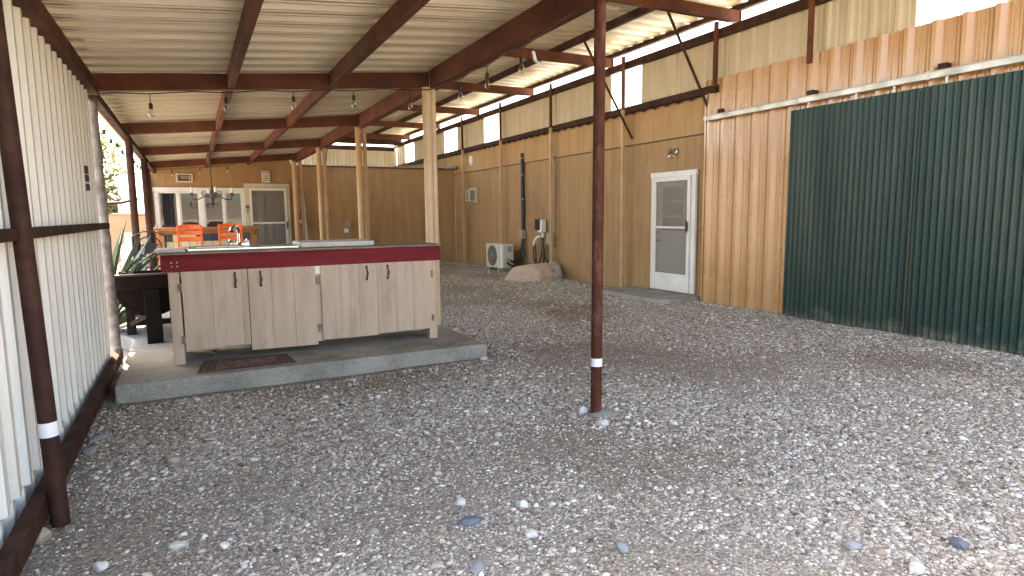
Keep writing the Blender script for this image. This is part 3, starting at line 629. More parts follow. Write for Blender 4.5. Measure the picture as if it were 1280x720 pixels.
MB().box(7.02, 7.15, 13.965, 13.98, .52, .66).build('valve_cover', 'grey_box', ms, bevel=.004); MB().box(6.98, 7.1, 13.965, 13.98, .22, .36).build('valve_cover', 'grey_box', ms, bevel=.004)
for y in (14.1, 14.7): MB().box(6.84, 7.24, y, y+.08, .0, .10).build('foot', 'grey_box', ms)
ls = thing('refrigerant_line', 'thick black insulated pipe running down the right wall to the heat pump', 'pipe', (7.45, 13.93, 0))
MB().tube([(7.45, 13.95, 2.96), (7.44, 13.92, 2.7), (7.45, 13.95, 2.2), (7.445, 13.92, 1.6), (7.45, 13.93, 1.03)], .045, 10).build('insulated_pipe', 'black', ls)
for z in (2.83, 2.42, 1.82): MB().box(7.39, 7.46, 13.86, 13.89, z, z+.02).build('clip', 'galv', ls)
MB().tube([(7.44, 13.96, .85), (7.43, 14.0, .5), (7.38, 13.95, .28), (7.2, 13.92, .25), (7.1, 13.96, .3)], .028, 8).build('lower_pipe', 'black', ls)
MB().tube([(7.42, 13.88, .85), (7.42, 13.82, .45), (7.32, 13.8, .18), (7.1, 13.85, .16), (7.0, 13.96, .24)], .03, 8).build('lower_pipe', 'black', ls)
gbx = thing('disconnect_box', 'small grey disconnect box at the foot of the black pipe', 'electrical box', (7.45, 13.92, .95))
MB().box(7.36, 7.482, 13.83, 14.02, .84, 1.06).build('box_body', 'grey_box', gbx, bevel=.006); MB().box(7.352, 7.36, 13.85, 14.0, .86, 1.04).build('box_cover', 'grey_box', gbx)

# electric car charger
ev = thing('car_charger', 'white and black electric car charger hanging on the right wall above the boulders', 'charger', (7.45, 12.9, 1.2))
MB().box(7.33, 7.47, 12.80, 12.98, 1.02, 1.33).build('charger_body', 'ac_bright', ev, bevel=.02)
MB().box(7.318, 7.40, 12.86, 13.10, 1.08, 1.34).build('charger_face', 'black', ev, bevel=.015)
MB().tube([(7.40, 12.85, 1.02), (7.40, 12.86, .90)], .03, 8).build('holster', 'ac_bright', ev)
MB().tube([(7.38, 12.93, .93), (7.36, 13.05, .90), (7.35, 13.18, .80), (7.36, 13.22, .70)], [.03, .036, .036, .026], 8).build('plug', 'ac_bright', ev)
MB().tube([(7.36, 13.22, .70), (7.37, 13.27, .45), (7.38, 13.2, .28), (7.39, 13.0, .30), (7.4, 12.9, .55), (7.4, 12.86, .9)], .018, 8).build('cable', 'black', ev)
MB().tube([(7.40, 12.88, 1.0), (7.39, 12.82, .6), (7.38, 12.78, .1), (7.36, 12.8, .03)], .028, 8).build('cable', 'black', ev)
MB().tube([(7.38, 13.18, .75), (7.38, 13.16, .4), (7.38, 13.15, .04)], .024, 8).build('cable', 'black', ev)
eb = thing('meter_box', 'grey electrical box with conduit climbing the right wall by a tan post', 'electrical box', (7.45, 12.52, .9))
MB().box(7.37, 7.482, 12.43, 12.66, .74, 1.02).build('box_body', 'grey_box', eb, bevel=.006)
MB().tube([(7.46, 12.44, 1.02), (7.46, 12.43, 2.6), (7.46, 12.48, 2.85), (7.47, 12.50, 3.08)], .014, 8).build('conduit', 'grey_box', eb)
MB().tube([(7.42, 12.46, .74), (7.42, 12.44, .45), (7.41, 12.55, .30), (7.40, 12.72, .40), (7.40, 12.82, .7)], .020, 8).build('flex_cable', 'black', eb)
for z in (1.3, 1.95, 2.55, 2.8): MB().box(7.44, 7.482, 12.40, 12.47, z, z+.02).build('clip', 'galv', eb)

# boulders
mb = MB(); rock(mb, (6.56, 12.02, .10), (.60, .36, .32), 11, 4, .30, rz=-.05); tag(mb.build('boulder', 'boulder', angle=24), 'large pinkish boulder lying in front of the car charger', 'boulder', 'boulders by the right wall')
mb = MB(); rock(mb, (7.26, 12.15, .10), (.33, .26, .33), 29, 4, .30, rz=.4); tag(mb.build('boulder', 'boulder_grey', angle=24), 'smaller grey boulder right behind the pinkish one', 'boulder', 'boulders by the right wall')

# ------------------------------------------------------------------ the house across the back
YH = 18.6
hs = thing('house', 'tan house front across the back with a white window row and screen door', 'house', (3, YH, 0))
def ywall(y, prof, z0, z1):
    return MB().strip([(u, y + h*-1, z0(u) if callable(z0) else z0) for u, h in prof], [(u, y - h, z1(u) if callable(z1) else z1) for u, h in prof])
# wall pieces around the openings
WX0, WX1, WZ0, WZ1 = -.72, 1.26, 1.20, 2.12; DX0, DX1, DZ1 = 1.44, 2.42, 2.29
def wallpiece(a, b, z0, z1): return ywall(YH, grooved(a, b, .30, .007, .004, start=.08), z0, z1)
roofz = lambda x: ZR(x) + .19 if x < 2.6 else 2.89
w = MB()
for a, b, z0, z1 in ((-.96, WX0, 0, roofz), (WX0, WX1, 0, WZ0), (WX0, WX1, WZ1, roofz), (WX1, DX0, 0, roofz), (DX0, DX1, DZ1, roofz), (DX1, 2.6, 0, roofz), (2.6, 7.49, -.05, 2.89)):
    p = wallpiece(a, b, z0, z1); w.add(p.v, p.f)
w.build('front_wall', 'siding', hs, angle=20)
MB().box(2.75, 7.49, YH-.02, 24.4, 2.892, 2.93).build('roof', 'galv', hs)
MB().box(-.96, 2.75, YH+.3, 24.4, 2.80, 2.86).build('roof', 'galv', hs)
MB().box(-.98, -.94, YH+.01, 24.4, 0, 2.8).build('side_wall', 'siding', hs)
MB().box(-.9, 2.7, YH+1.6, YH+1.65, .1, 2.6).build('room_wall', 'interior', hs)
MB().box(2.75, 7.49, YH-.05, YH-.022, 2.865, 2.905).build('roof_trim', 'dark_wood', hs)
MB().box(-1.02, -.90, YH-.09, YH-.012, .1, 2.55).build('corner_trim', 'dark_wood', hs, bevel=.005)
# window row
wf = MB()
for a in ((-.82, -.72, 1.12, 2.14), (1.255, 1.335, 1.12, 2.14)): wf.box(a[0], a[1], YH-.04, YH+.02, a[2], a[3])
wf.box(-.84, 1.335, YH-.045, YH+.02, 2.142, 2.255).box(-.84, 1.335, YH-.07, YH+.02, 1.10-.03, 1.118+.05)
for x in (-.265, .275, .82): wf.box(x-(.06 if x == .275 else .03), x+(.06 if x == .275 else .03), YH-.03, YH+.02, 1.172, 2.14)
wn = wf.build('window', 'white', hs, bevel=.004)
for i, (a, b) in enumerate(((-.72, -.297), (-.233, .213), (.337, .788), (.852, 1.253))):
    MB().box(a, b, YH+.005+.003*i, YH+.012+.003*i, 1.17, 2.142).build('pane', 'glass', wn)
    s = MB(); s.box(a, a+.025, YH-.015, YH+.004, 1.172, 2.138).box(b-.025, b, YH-.015, YH+.004, 1.172, 2.138).box(a+.026, b-.026, YH-.015, YH+.004, 2.105, 2.138).box(a+.026, b-.026, YH-.015, YH+.004, 1.172, 1.2)
    s.build('sash', 'white', wn)
# screen door of the house
dc = MB(); dc.box(1.34, 1.44, YH-.05, YH+.02, .13, 2.26).box(2.42, 2.50, YH-.05, YH+.02, .13, 2.26).box(1.33, 2.51, YH-.055, YH+.02, 2.262, 2.38)
dd = dc.build('screen_door', 'cream_trim', hs, bevel=.004)
f2 = MB(); f2.box(1.445, 1.51, YH-.06, YH-.03, .16, 2.255).box(2.35, 2.415, YH-.06, YH-.03, .16, 2.255).box(1.512, 2.348, YH-.06, YH-.03, 2.185, 2.255).box(1.512, 2.348, YH-.06, YH-.03, 1.275, 1.32).box(1.512, 2.348, YH-.06, YH-.03, .16, .4)
f2.build('frame', 'white', dd, bevel=.003)
MB().box(1.50, 2.36, YH-.046, YH-.043, .38, 2.2).build('screen', 'screen', dd)
i2 = MB(); i2.box(1.445, 1.64, YH+.0, YH+.03, .14, 2.25).box(2.22, 2.415, YH+.0, YH+.03, .14, 2.25).box(1.641, 2.219, YH+.0, YH+.03, 2.08, 2.25).box(1.641, 2.219, YH, YH+.03, .14, .5).box(1.80, 1.86, YH, YH+.03, .5, 2.08)
i2.build('inner_door', 'door_dark', dd); MB().box(1.645, 2.215, YH+.012, YH+.017, .5, 2.08).build('door_pane', 'glass', dd)
h2 = MB(); h2.box(2.37, 2.40, YH-.10, YH-.06, 1.12, 1.33); h2.build('handle', 'black', dd, bevel=.004)

# signs on the house wall
s1 = thing('wall_sign', 'dark framed sign hanging above the left window pane', 'sign', (-.1, YH-.03, 2.5))
mb = MB(); mb.box(-.29, .11, YH-.035, YH-.008, 2.385, 2.615); mb.build('sign_frame', 'cream_trim', s1, bevel=.005)
MB().box(-.245, .065, YH-.042, YH-.0352, 2.425, 2.575).build('sign_board', 'sign_dark', s1)
mb = MB(); rg = random.Random(4)
for z, a, b in ((2.53, -.2, 0.0), (2.495, -.17, -.01)):
    x = a
    while x < b:
        wd = rg.uniform(.012, .022); mb.box(x, x+wd, YH-.0445, YH-.0422, z-.009, z+rg.uniform(.002, .009)); x += wd + .008
mb.box(.02, .045, YH-.0445, YH-.0422, 2.445, 2.54); mb.build('sign_marks', 'sign_white', s1)
s2 = thing('wall_sign', 'small white sign with dark lines of writing above the far screen door', 'sign', (1.9, YH-.03, 2.55))
MB().box(1.80, 2.005, YH-.06, YH-.058+.04, 2.41, 2.71).build('sign_board', 'sign_white', s2, bevel=.003)
mb = MB()
for z, a, b in ((2.67, 1.825, 1.98), (2.61, 1.83, 1.965), (2.56, 1.85, 1.95), (2.515, 1.84, 1.97), (2.465, 1.825, 1.98)):
    x = a
    while x < b:
        wd = rg.uniform(.012, .024); mb.box(x, x+wd, YH-.0625, YH-.0602, z-.012, z+rg.uniform(.004, .014)); x += wd + .007
mb.build('sign_marks', 'sign_dark', s2)
def star(mb, c, r, t, axis='y'):
    pts = []
    for k in range(10):
        a = math.pi/2 + k*math.pi/5; q = r if k % 2 == 0 else r*.42; pts.append((c[0] + q*math.cos(a), c[2] + q*math.sin(a)))
    return mb.prism(pts, 'y', c[1]-t/2, c[1]+t/2)
st = MB(); star(st, (1.385, YH-.066, 1.74), .07, .02); st.box(1.375, 1.395, YH-.07, YH-.06, 1.56, 1.68); tag(st.build('wall_ornament', 'copper_green'), 'small green star ornament between the window row and the far screen door', 'ornament')
# conduit at the left corner
cd = MB(); cd.tube([(-.93, YH-.14, 2.45), (-.93, YH-.14, 2.2), (-.90, YH-.13, 1.7), (-.86, YH-.12, 1.30)], .018, 8); cd.box(-.88, -.82, YH-.15, YH-.09, 1.2, 1.3)
tag(cd.build('conduit', 'cream_trim'), 'pale conduit running down the left corner of the house', 'conduit')
# extinguisher, leaning board, outlets, white pipe
fe = thing('fire_extinguisher', 'red fire extinguisher on the back wall behind the thin tan posts', 'extinguisher', (2.76, YH-.1, 1.2))
MB().lathe((2.765, YH-.12, 1.16), [(.05, 0), (.062, .02), (.062, .30), (.03, .36), (.02, .40)], 14).build('cylinder', 'red', fe)
MB().box(2.75, 2.78, YH-.16, YH-.05, 1.56, 1.60).build('valve', 'black', fe)
MB().box(2.705, 2.825, YH-.185, YH-.183, 1.28, 1.36).build('cylinder_label', 'white', fe)
bd = MB(); bd.bar((2.90, YH-.22, 0.0), (2.83, YH-.03, 2.22), .10, .03, up=(0, 1, 0)); tag(bd.build('leaning_board', 'cream_trim', bevel=.003), 'narrow pale board leaning on the back wall beside the extinguisher', 'board')
ob = thing('outlet_box', 'two small outlet boxes low on the back wall with conduit', 'outlet', (4.05, YH-.05, 1.1))
MB().box(3.97, 4.09, YH-.09, YH-.008, .98, 1.10).build('outlet_cover', 'ac_bright', ob, bevel=.006); MB().box(4.0, 4.16, YH-.10, YH-.008, 1.13, 1.32).build('outlet_cover', 'grey_box', ob, bevel=.006)
MB().tube([(2.95, YH-.03, 1.03), (3.97, YH-.03, 1.04)], .012, 6).build('conduit', 'tan_post', ob)
wp = MB(); wp.tube([(3.0, YH-.35, .66), (3.75, YH-.35, .67), (3.86, YH-.35, .64), (3.90, YH-.35, .55), (3.90, YH-.35, .0)], .045, 10); wp.tube([(3.05, YH-.35, .0), (3.05, YH-.35, .64)], .045, 10)
tag(wp.build('drain_pipe', 'pvc'), 'pale bent plastic pipe standing in front of the back wall', 'pipe')

# ------------------------------------------------------------------ bar counter with doors
ct = thing('outdoor_counter', 'beige wooden counter with four plank doors and an oxblood red edge', 'counter', (1.05, 6.36, .13))
FY = 6.36; CX0, CX1 = -.22, 2.33
MB().box(-.27, 2.37, FY-.03, FY+.01, .985, 1.135).build('edge_board', 'red_board', ct, bevel=.004)
MB().box(-.27, -.23, FY+.012, 7.02, .985, 1.135).build('edge_board', 'red_board', ct, bevel=.004)
MB().box(2.33, 2.37, FY+.012, 7.02, .985, 1.135).build('edge_board', 'red_board', ct, bevel=.004)
MB().box(-.28, 2.38, FY-.035, 7.03, 1.137, 1.158).build('top_board', 'counter_top', ct, bevel=.004)
for (a, b, y) in ((-.22, -.13, FY), (2.235, 2.325, FY), (-.22, -.13, 6.9), (2.235, 2.325, 6.9)):
    MB().box(a, b, y, y+.09, .128, .985).build('leg', 'cabinet', ct, bevel=.004)
MB().box(1.04, 1.115, FY+.012, FY+.10, .22, .985).build('centre_stile', 'cabinet', ct, bevel=.003)
MB().box(1.045, 1.11, FY-.004, FY+.010, .90, .978).build('paint_patch', 'ac_bright', ct)
MB().box(-.128, 2.233, FY+.02, FY+.10, .93, .985).build('frame_rail', 'cabinet', ct)
MB().box(-.12, 2.22, FY+.11, 6.95, .22, .25).build('cabinet_floor', 'cabinet', ct)
MB().box(-.225, -.205, FY+.095, 6.93, .22, .98).build('side_panel', 'cabinet', ct); MB().box(2.31, 2.328, FY+.095, 6.93, .22, .98).build('side_panel', 'cabinet', ct)
MB().box(-.12, 2.22, 6.93, 6.945, .22, .98).build('back_panel', 'cabinet', ct)
# each door: planks with grooves, slightly sagging
doors = [(-.115, .435, .255, .985, .012, 1), (.442, 1.055, .205, .985, -.010, 0), (1.108, 1.672, .235, .985, -.004, 1), (1.675, 2.255, .245, .990, .004, 0)]
for i, (a, b, z0, z1, tilt, hinge_left) in enumerate(doors):
    y = FY - .018 - .0015*(i % 2); wdt = b - a
    mb = MB(); g = grooved(0, wdt, wdt/3.02 if i else .26, .006, .006, start=.0 if i else -.02)
    pa = [(a + u, y - h, z0 + tilt*(u/wdt)) for u, h in g]; pb = [(a + u, y - h, z1 + tilt*.4*(u/wdt)) for u, h in g]
    mb.strip(pa, pb)
    n = len(pa); back_a = [(p[0], y + .018, p[2]) for p in pa]; back_b = [(p[0], y + .018, p[2]) for p in pb]
    mb.strip(back_a, back_b); mb.strip(pa, back_a); mb.strip(pb, back_b); mb.strip([pa[0], pb[0]], [back_a[0], back_b[0]]); mb.strip([pa[-1], pb[-1]], [back_a[-1], back_b[-1]])
    d = mb.build('cabinet_door', 'cabinet', ct, angle=20)
    hx = b - .105 if hinge_left else a + .11; hz = .885
    hb = MB(); hb.tube([(hx, y-.005, hz+.062), (hx-.004, y-.032, hz+.04), (hx+.004, y-.036, hz), (hx-.004, y-.032, hz-.04), (hx, y-.005, hz-.062)], [.008, .007, .010, .007, .008], 8)
    hb.lathe((hx, y+.002, hz+.065), [(.014, 0), (.012, -.008), (.004, -.010)], 10, 'y'); hb.lathe((hx, y+.002, hz-.065), [(.014, 0), (.012, -.008), (.004, -.010)], 10, 'y')
    hb.build('handle', 'bronze', d)
    for hz2 in (.84, .36):
        x = a - .018 if hinge_left else b + .012
        q = MB(); q.box(x-.014, x+.016, y-.004, y+.014, hz2-.035, hz2+.035); q.tube([(x+.002, y-.006, hz2-.036), (x+.002, y-.006, hz2+.036)], .006, 6); q.build('hinge', 'hinge', d)
for dx in (0, .045):
    for dz in (0, .035): MB().lathe((-.155+dx-.03, FY-.030, 1.035+dz), [(.007, 0), (.006, -.003), (.002, -.004)], 8, 'y').build('bolt', 'galv', ct)
dr = MB(); dr.tube([(.10, 6.62, .23), (.10, 6.62, .19), (.13, 6.60, .165), (.16, 6.6, .19)], .02, 8); dr.tube([(.10, 6.62, .14), (.10, 6.62, .19)], .014, 8); dr.build('drain_trap', 'chrome', ct)

# things on the counter
sk = thing('sink', 'stainless sink with drainboard set in the counter top', 'sink', (.55, 6.6, 1.16))
mb = MB(); mb.box(-.05, .93, 6.42, 6.48, 1.160, 1.188).box(-.05, .93, 6.88, 6.96, 1.160, 1.188).box(-.05, .02, 6.482, 6.878, 1.160, 1.188).box(.44, .93, 6.482, 6.878, 1.160, 1.183); mb.build('rim', 'steel', sk, bevel=.006)
mb = MB(); mb.box(.02, .44, 6.48, 6.88, 1.0, 1.006); mb.build('basin', 'steel', sk)
mb = MB(); mb.lathe((.42, 6.90, 1.188), [(.035, 0), (.03, .015), (.018, .03), (.016, .13)], 12); mb.tube([(.42, 6.90, 1.31), (.41, 6.87, 1.36), (.38, 6.80, 1.375), (.35, 6.74, 1.35), (.345, 6.73, 1.33)], [.018, .017, .02, .024, .024], 10)
mb.box(.33, .51, 6.875, 6.925, 1.188, 1.205); mb.lathe((.34, 6.90, 1.205), [(.018, 0), (.022, .03), (.012, .045)], 10); mb.lathe((.50, 6.90, 1.205), [(.018, 0), (.022, .03), (.012, .045)], 10)
mb.build('tap', 'chrome', sk)
mb = MB(); rg = random.Random(3)
def slab(x0, x1, y0, y1, z0, z1, seed, label, m='stone_top'):
    rg = random.Random(seed); pts = []
    n = 9
    for k in range(n): pts.append((x0 + (x1-x0)*k/n, y0 + rg.uniform(-.012, .012)))
    for k in range(3): pts.append((x1 + rg.uniform(-.01, .01), y0 + (y1-y0)*k/3))
    for k in range(n): pts.append((x1 - (x1-x0)*k/n, y1 + rg.uniform(-.01, .01)))
    for k in range(3): pts.append((x0 + rg.uniform(-.01, .01), y1 - (y1-y0)*k/3))
    tag(MB().prism(pts, 'z', z0, z1).build('stone_slab', m, bevel=.006), label, 'slab', 'stone slabs on the counter')
slab(.95, 1.68, 6.45, 6.98, 1.160, 1.212, 5, 'thick pale stone slab lying right of the sink on the counter')
slab(-.32, -.07, 6.36, 6.95, 1.160, 1.180, 6, 'thin grey slab at the left end of the counter')

# door mat
mt = thing('door_mat', 'brown patterned mat on the concrete slab before the counter', 'mat', (.36, 6.05, .13))
q = [(-.04, 5.875), (.775, 5.885), (.74, 6.30), (.02, 6.36)]
MB().prism(q, 'z', .131, .141).build('mat_base', 'mat', mt)
mb = MB()
def mp(u, v): 
    a = Vector(q[0]).lerp(Vector(q[1]), u); b = Vector(q[3]).lerp(Vector(q[2]), u); return a.lerp(b, v)
def mline(u0, v0, u1, v1, w):
    p0, p1 = mp(u0, v0), mp(u1, v1); mb.bar((*p0, .1425), (*p1, .1425), w, .004)
mline(.01, .03, .99, .03, .016); mline(.01, .97, .99, .97, .016); mline(.012, .03, .012, .97, .016); mline(.988, .03, .988, .97, .016)
for u in (.05, .085, .12, .155, .845, .88, .915, .95): mline(u, .08, u, .92, .011)
mline(.2, .12, .8, .12, .010); mline(.2, .88, .8, .88, .010)
rg = random.Random(8)
for k in range(26):
    u, v = rg.uniform(.22, .78), rg.uniform(.2, .8); a = rg.uniform(0, 6.3); mline(u, v, u + .03*math.cos(a), v + .1*math.sin(a), .010)
mb.build('mat_pattern', 'mat_line', mt, smooth=False)

# ------------------------------------------------------------------ tiled bar and orange chairs
br = thing('tiled_bar', 'honey coloured wooden bar with cream and blue tiles below the window row', 'bar', (.33, 16, .13))
MB().box(-.78, 1.43, 15.86, 16.35, 1.19, 1.255).build('bar_top', 'bar_wood', br, bevel=.008)
MB().box(-.70, 1.36, 15.98, 16.30, 1.10, 1.188).build('apron', 'bar_wood', br)
for x in (-.72, 1.22): MB().box(x, x+.15, 15.93, 16.32, .13, 1.098).build('bar_end', 'bar_wood', br, bevel=.005)
for x in (-.70, 1.30): MB().prism([(15.80, 1.188), (15.93, 1.188), (15.93, 1.05)], 'x', x, x+.05).build('corbel', 'bar_wood', br)
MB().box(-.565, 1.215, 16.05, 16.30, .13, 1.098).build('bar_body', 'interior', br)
tc, tb, ts = MB(), MB(), MB(); n = 11; tw = 1.78/n
for i in range(n):
    for j in range(6):
        a = -.563 + i*tw; z = .135 + j*.160; m_ = ts if (i in (0, n-1) and j == 5) else (tb if (i in (0, n-1) and j < 5 and False) or j in (0,) or (j == 5 and i in (4, 5, 6)) or (i in (3, 7) and j < 5 and j % 2) else tc)
        m_.box(a+.004, a+tw-.004, 16.037, 16.048, z+.004, z+.156)
tc.build('cream_tiles', 'tile_cream', br, bevel=.002); tb.build('blue_tiles', 'tile_blue', br, bevel=.002); ts.build('star_tiles', 'tile_star', br)
mb = MB(); mb.box(-.59, -.565, 16.03, 16.05, .13, 1.09).box(1.216, 1.24, 16.03, 16.05, .13, 1.09); mb.build('tile_border', 'tile_blue', br)

def chair(loc, label):
    t = thing('bar_chair', label, 'chair', loc, 'orange bar chairs at the tiled bar')
    x, y, z = loc; W = .225
    # backrest (towards the camera), curved top rail
    for s in (-1, 1):
        MB().hexa([(x+s*W-.024, y-.02, z), (x+s*W+.024, y-.02, z), (x+s*W+.024, y+.03, z), (x+s*W-.024, y+.03, z)],
                  [(x+s*(W-.008)-.022, y-.05, z+1.185), (x+s*(W-.008)+.022, y-.05, z+1.185), (x+s*(W-.008)+.022, y-.015, z+1.185), (x+s*(W-.008)-.022, y-.015, z+1.185)]).build('leg', 'orange', t, bevel=.004)
        MB().box(x+s*W-.022, x+s*W+.022, y+.38, y+.425, z, z+.62).build('leg', 'orange', t, bevel=.004)
    for z0, z1, nm in ((1.10, 1.18, 'top_rail'), (.975, 1.065, 'back_slat'), (.85, .94, 'back_slat'), (.70, .735, 'lower_rail')):
        mb = MB(); a = []; b = []; pa = []; pb = []
        for k in range(9):
            u = -1 + k/4; xx = x + u*(W-.028); yy = y - .03 + .03*(1-u*u) - .01; rise = .018*(1-u*u) if nm == 'top_rail' else 0
            a.append((xx, yy, z+z0)); b.append((xx, yy, z+z1+rise)); pa.append((xx, yy+.02, z+z0)); pb.append((xx, yy+.02, z+z1+rise))
        mb.strip(a, b).strip(pa, pb).strip(a, pa).strip(b, pb); mb.strip([a[0], b[0]], [pa[0], pb[0]]).strip([a[-1], b[-1]], [pa[-1], pb[-1]])
        mb.build(nm, 'orange', t, angle=40)
    MB().box(x-W-.02, x+W+.02, y-.005, y+.44, z+.62, z+.655).build('seat', 'orange', t, bevel=.01)
    mb = MB(); mb.box(x-W+.02, x+W-.02, y+.385, y+.415, z+.22, z+.26).box(x-W+.02, x+W-.02, y-.005, y+.02, z+.22, z+.26); mb.build('stretcher', 'orange', t)
    return t
c1 = chair((-.045, 14.8, .13), 'bright orange bar chair, left one, behind the tap')
c2 = dup(c1, (.735, 14.8, .145), 'bright orange bar chair nearer the far screen door')

# chandelier
cz = 1.80
ch = thing('chandelier', 'black iron chandelier with candle bulbs hanging in front of the window row', 'chandelier', (.375, 13, cz))
MB().tube([(.375, 13, 2.78), (.375, 13, 2.05)], .010, 8).build('rod', 'iron', ch)
MB().lathe((.375, 13, cz), [(.006, -.10), (.03, -.07), (.02, -.04), (.045, .02), (.05, .10), (.03, .16), (.015, .25)], 14).build('hub', 'iron', ch)
for k in range(4):
    a = R(8) + k*math.pi/2; d = Vector((math.cos(a), math.sin(a), 0)); c = Vector((.375, 13, cz))
    arm = MB(); arm.tube([c + d*.03 + Vector((0, 0, .06)), c + d*.14 + Vector((0, 0, .05)), c + d*.25 + Vector((0, 0, -.005)), c + d*.33 + Vector((0, 0, .005)), c + d*.345 + Vector((0, 0, .075))], .010, 8)
    arm.lathe(c + d*.345 + Vector((0, 0, .075)), [(.012, 0), (.05, .012), (.052, .02), (.02, .024), (.018, .05)], 14)
    s1_ = [c + d*(.13 + .05*math.cos(t)*(1-t/14)) + Vector((0, 0, .115 + .05*math.sin(t)*(1-t/14))) for t in np.linspace(-1.5, 8, 22)]
    arm.tube(s1_, .006, 6); ao = arm.build('arm', 'iron', ch)
    MB().lathe(c + d*.345 + Vector((0, 0, .125)), [(.016, 0), (.020, .03), (.022, .055), (.010, .09), (.001, .115)], 12).build('candle_bulb', 'candle', ao)
mb = MB()
for k in range(4):
    a = R(45) + k*math.pi/2; d = Vector((math.cos(a), math.sin(a), 0)); c = Vector((.375, 13, cz-.10))
    mb.tube([c + d*.01, c + d*.06 + Vector((0, 0, .03)), c + d*.13 + Vector((0, 0, .0)), c + d*.16 + Vector((0, 0, .02))], .008, 6)
mb.build('leaf_spray', 'iron', ch)

# ------------------------------------------------------------------ string lights
def bulb_at(t, p, drop=.0):
    x, y, z = p
    s = MB(); s.lathe((x, y, z-.075-drop), [(.016, .0), (.019, .02), (.017, .05), (.008, .06)], 12)
    if drop: s.tube([(x, y, z), (x, y, z-.02-drop)], .004, 6)
    so = s.build('socket', 'black', t)
    MB().lathe((x, y, z-.075-drop), [(.012, 0), (.016, -.012), (.026, -.04), (.027, -.055), (.016, -.078), (.002, -.083)], 14).build('bulb', 'bulb', so)
s_ = thing('string_light', 'string of clear bulbs hanging along the first rusty rafter and the girder', 'string light', (1, 7.1, 2.7))
P = [(-.74, 7.12, ZR(-.74)-.03)]; bl = []
for k, x in enumerate((-.28, .39, 1.05, 1.69, 2.34)):
    P.append((x - .3, 7.12, ZR(x-.3) - .022)); P.append((x, 7.12, ZR(x)-.038)); bl.append(P[-1])
P.append((2.54, 7.0, 2.90))
for y in (6.06, 5.41, 4.73):
    P.append((2.53, y+.32, 2.86)); P.append((2.53, y, 2.835)); bl.append(P[-1])
P.append((2.53, 3.9, 2.9))
MB().tube(P, .006, 6).build('cable', 'black', s_)
for k, p in enumerate(bl): bulb_at(s_, p, .07 if k in (0, 4) else (.03 if k < 5 else .05))
e_ = thing('string_light', 'string of dark bulbs dangling under the left eave against the bright sky', 'string light', (-.83, 10, 2.5))
P = [(-.83, 7.5, 2.52)]; bl = []
for k in range(13):
    y = 7.9 + k*.72; P.append((-.83, y, 2.535 - (.02 if k % 2 else .045))); bl.append(P[-1])
MB().tube(P, .006, 6).build('cable', 'black', e_)
for p in bl: bulb_at(e_, p, .015)
w_ = thing('string_light', 'string of bulbs along the far rafter in front of the house wall', 'string light', (1, 17.4, 2.6))
P = [(-.8, 17.45, ZR(-.8)-.03)]; bl = []
for k in range(3):
    x = -.35 + k*.62; P.append((x, 17.45, ZR(x)-.05)); bl.append(P[-1])
P.append((1.1, 17.45, ZR(1.1) - .01)); MB().tube(P, .008, 6).build('cable', 'black', w_)
for p in bl: bulb_at(w_, p, .02)
cl = MB(); cl.bar((2.60, 4.66, 2.80), (2.61, 4.64, 2.72), .03, .02); cl.bar((2.61, 4.64, 2.72), (2.66, 4.57, 2.67), .03, .02)
tag(cl.build('clamp', 'white', bevel=.004), 'white plastic clamp hanging from the rusty girder beside a bulb', 'clamp')

# ------------------------------------------------------------------ half barrel on a stand
hb = thing('barrel_trough', 'dark half barrel trough on a trestle stand left of the counter', 'trough', (-.52, 7.9, .13))
cx, cz2, rad = -.44, .735, .33
prof = [(cx + rad*math.cos(t), cz2 + .95*rad*math.sin(t)) for t in np.linspace(math.pi, 2*math.pi, 19)]
inn = [(cx + (rad-.03)*math.cos(t), cz2 + .95*(rad-.03)*math.sin(t)) for t in np.linspace(2*math.pi, math.pi, 19)]
MB().prism(prof + inn, 'y', 7.66, 8.45).build('barrel_shell', 'barrel', hb)
MB().prism(prof, 'y', 7.67, 7.70).build('barrel_head', 'barrel', hb); MB().prism(prof, 'y', 8.41, 8.44).build('barrel_head', 'barrel', hb)
for y in (7.60, 8.451): MB().box(cx-rad-.02, cx+rad+.02, y, y+.055, .725, .86).build('top_rail', 'barrel', hb, bevel=.01)
MB().box(cx-rad-.025, cx+rad+.025, 7.59, 7.665, .862, .885).build('rail_cap', 'barrel_lip', hb, bevel=.006)
for x0_, x1_, y in ((-.50, -.35, 7.56), (-.74, -.655, 8.30), (-.20, -.11, 8.30)): MB().box(x0_, x1_, y + (.04 if y < 8 else .0), y+.14, .13, .724 if y < 8 else .86).build('leg', 'barrel', hb, bevel=.006)
MB().box(-.72, -.10, 8.24, 8.295, .24, .30).build('brace', 'barrel', hb); MB().bar((-.68, 8.2, .27), (-.40, 7.80, .46), .04, .055).build('brace', 'barrel', hb)
MB().box(-.70, -.10, 8.24, 8.295, .40, .45).build('brace', 'barrel', hb)

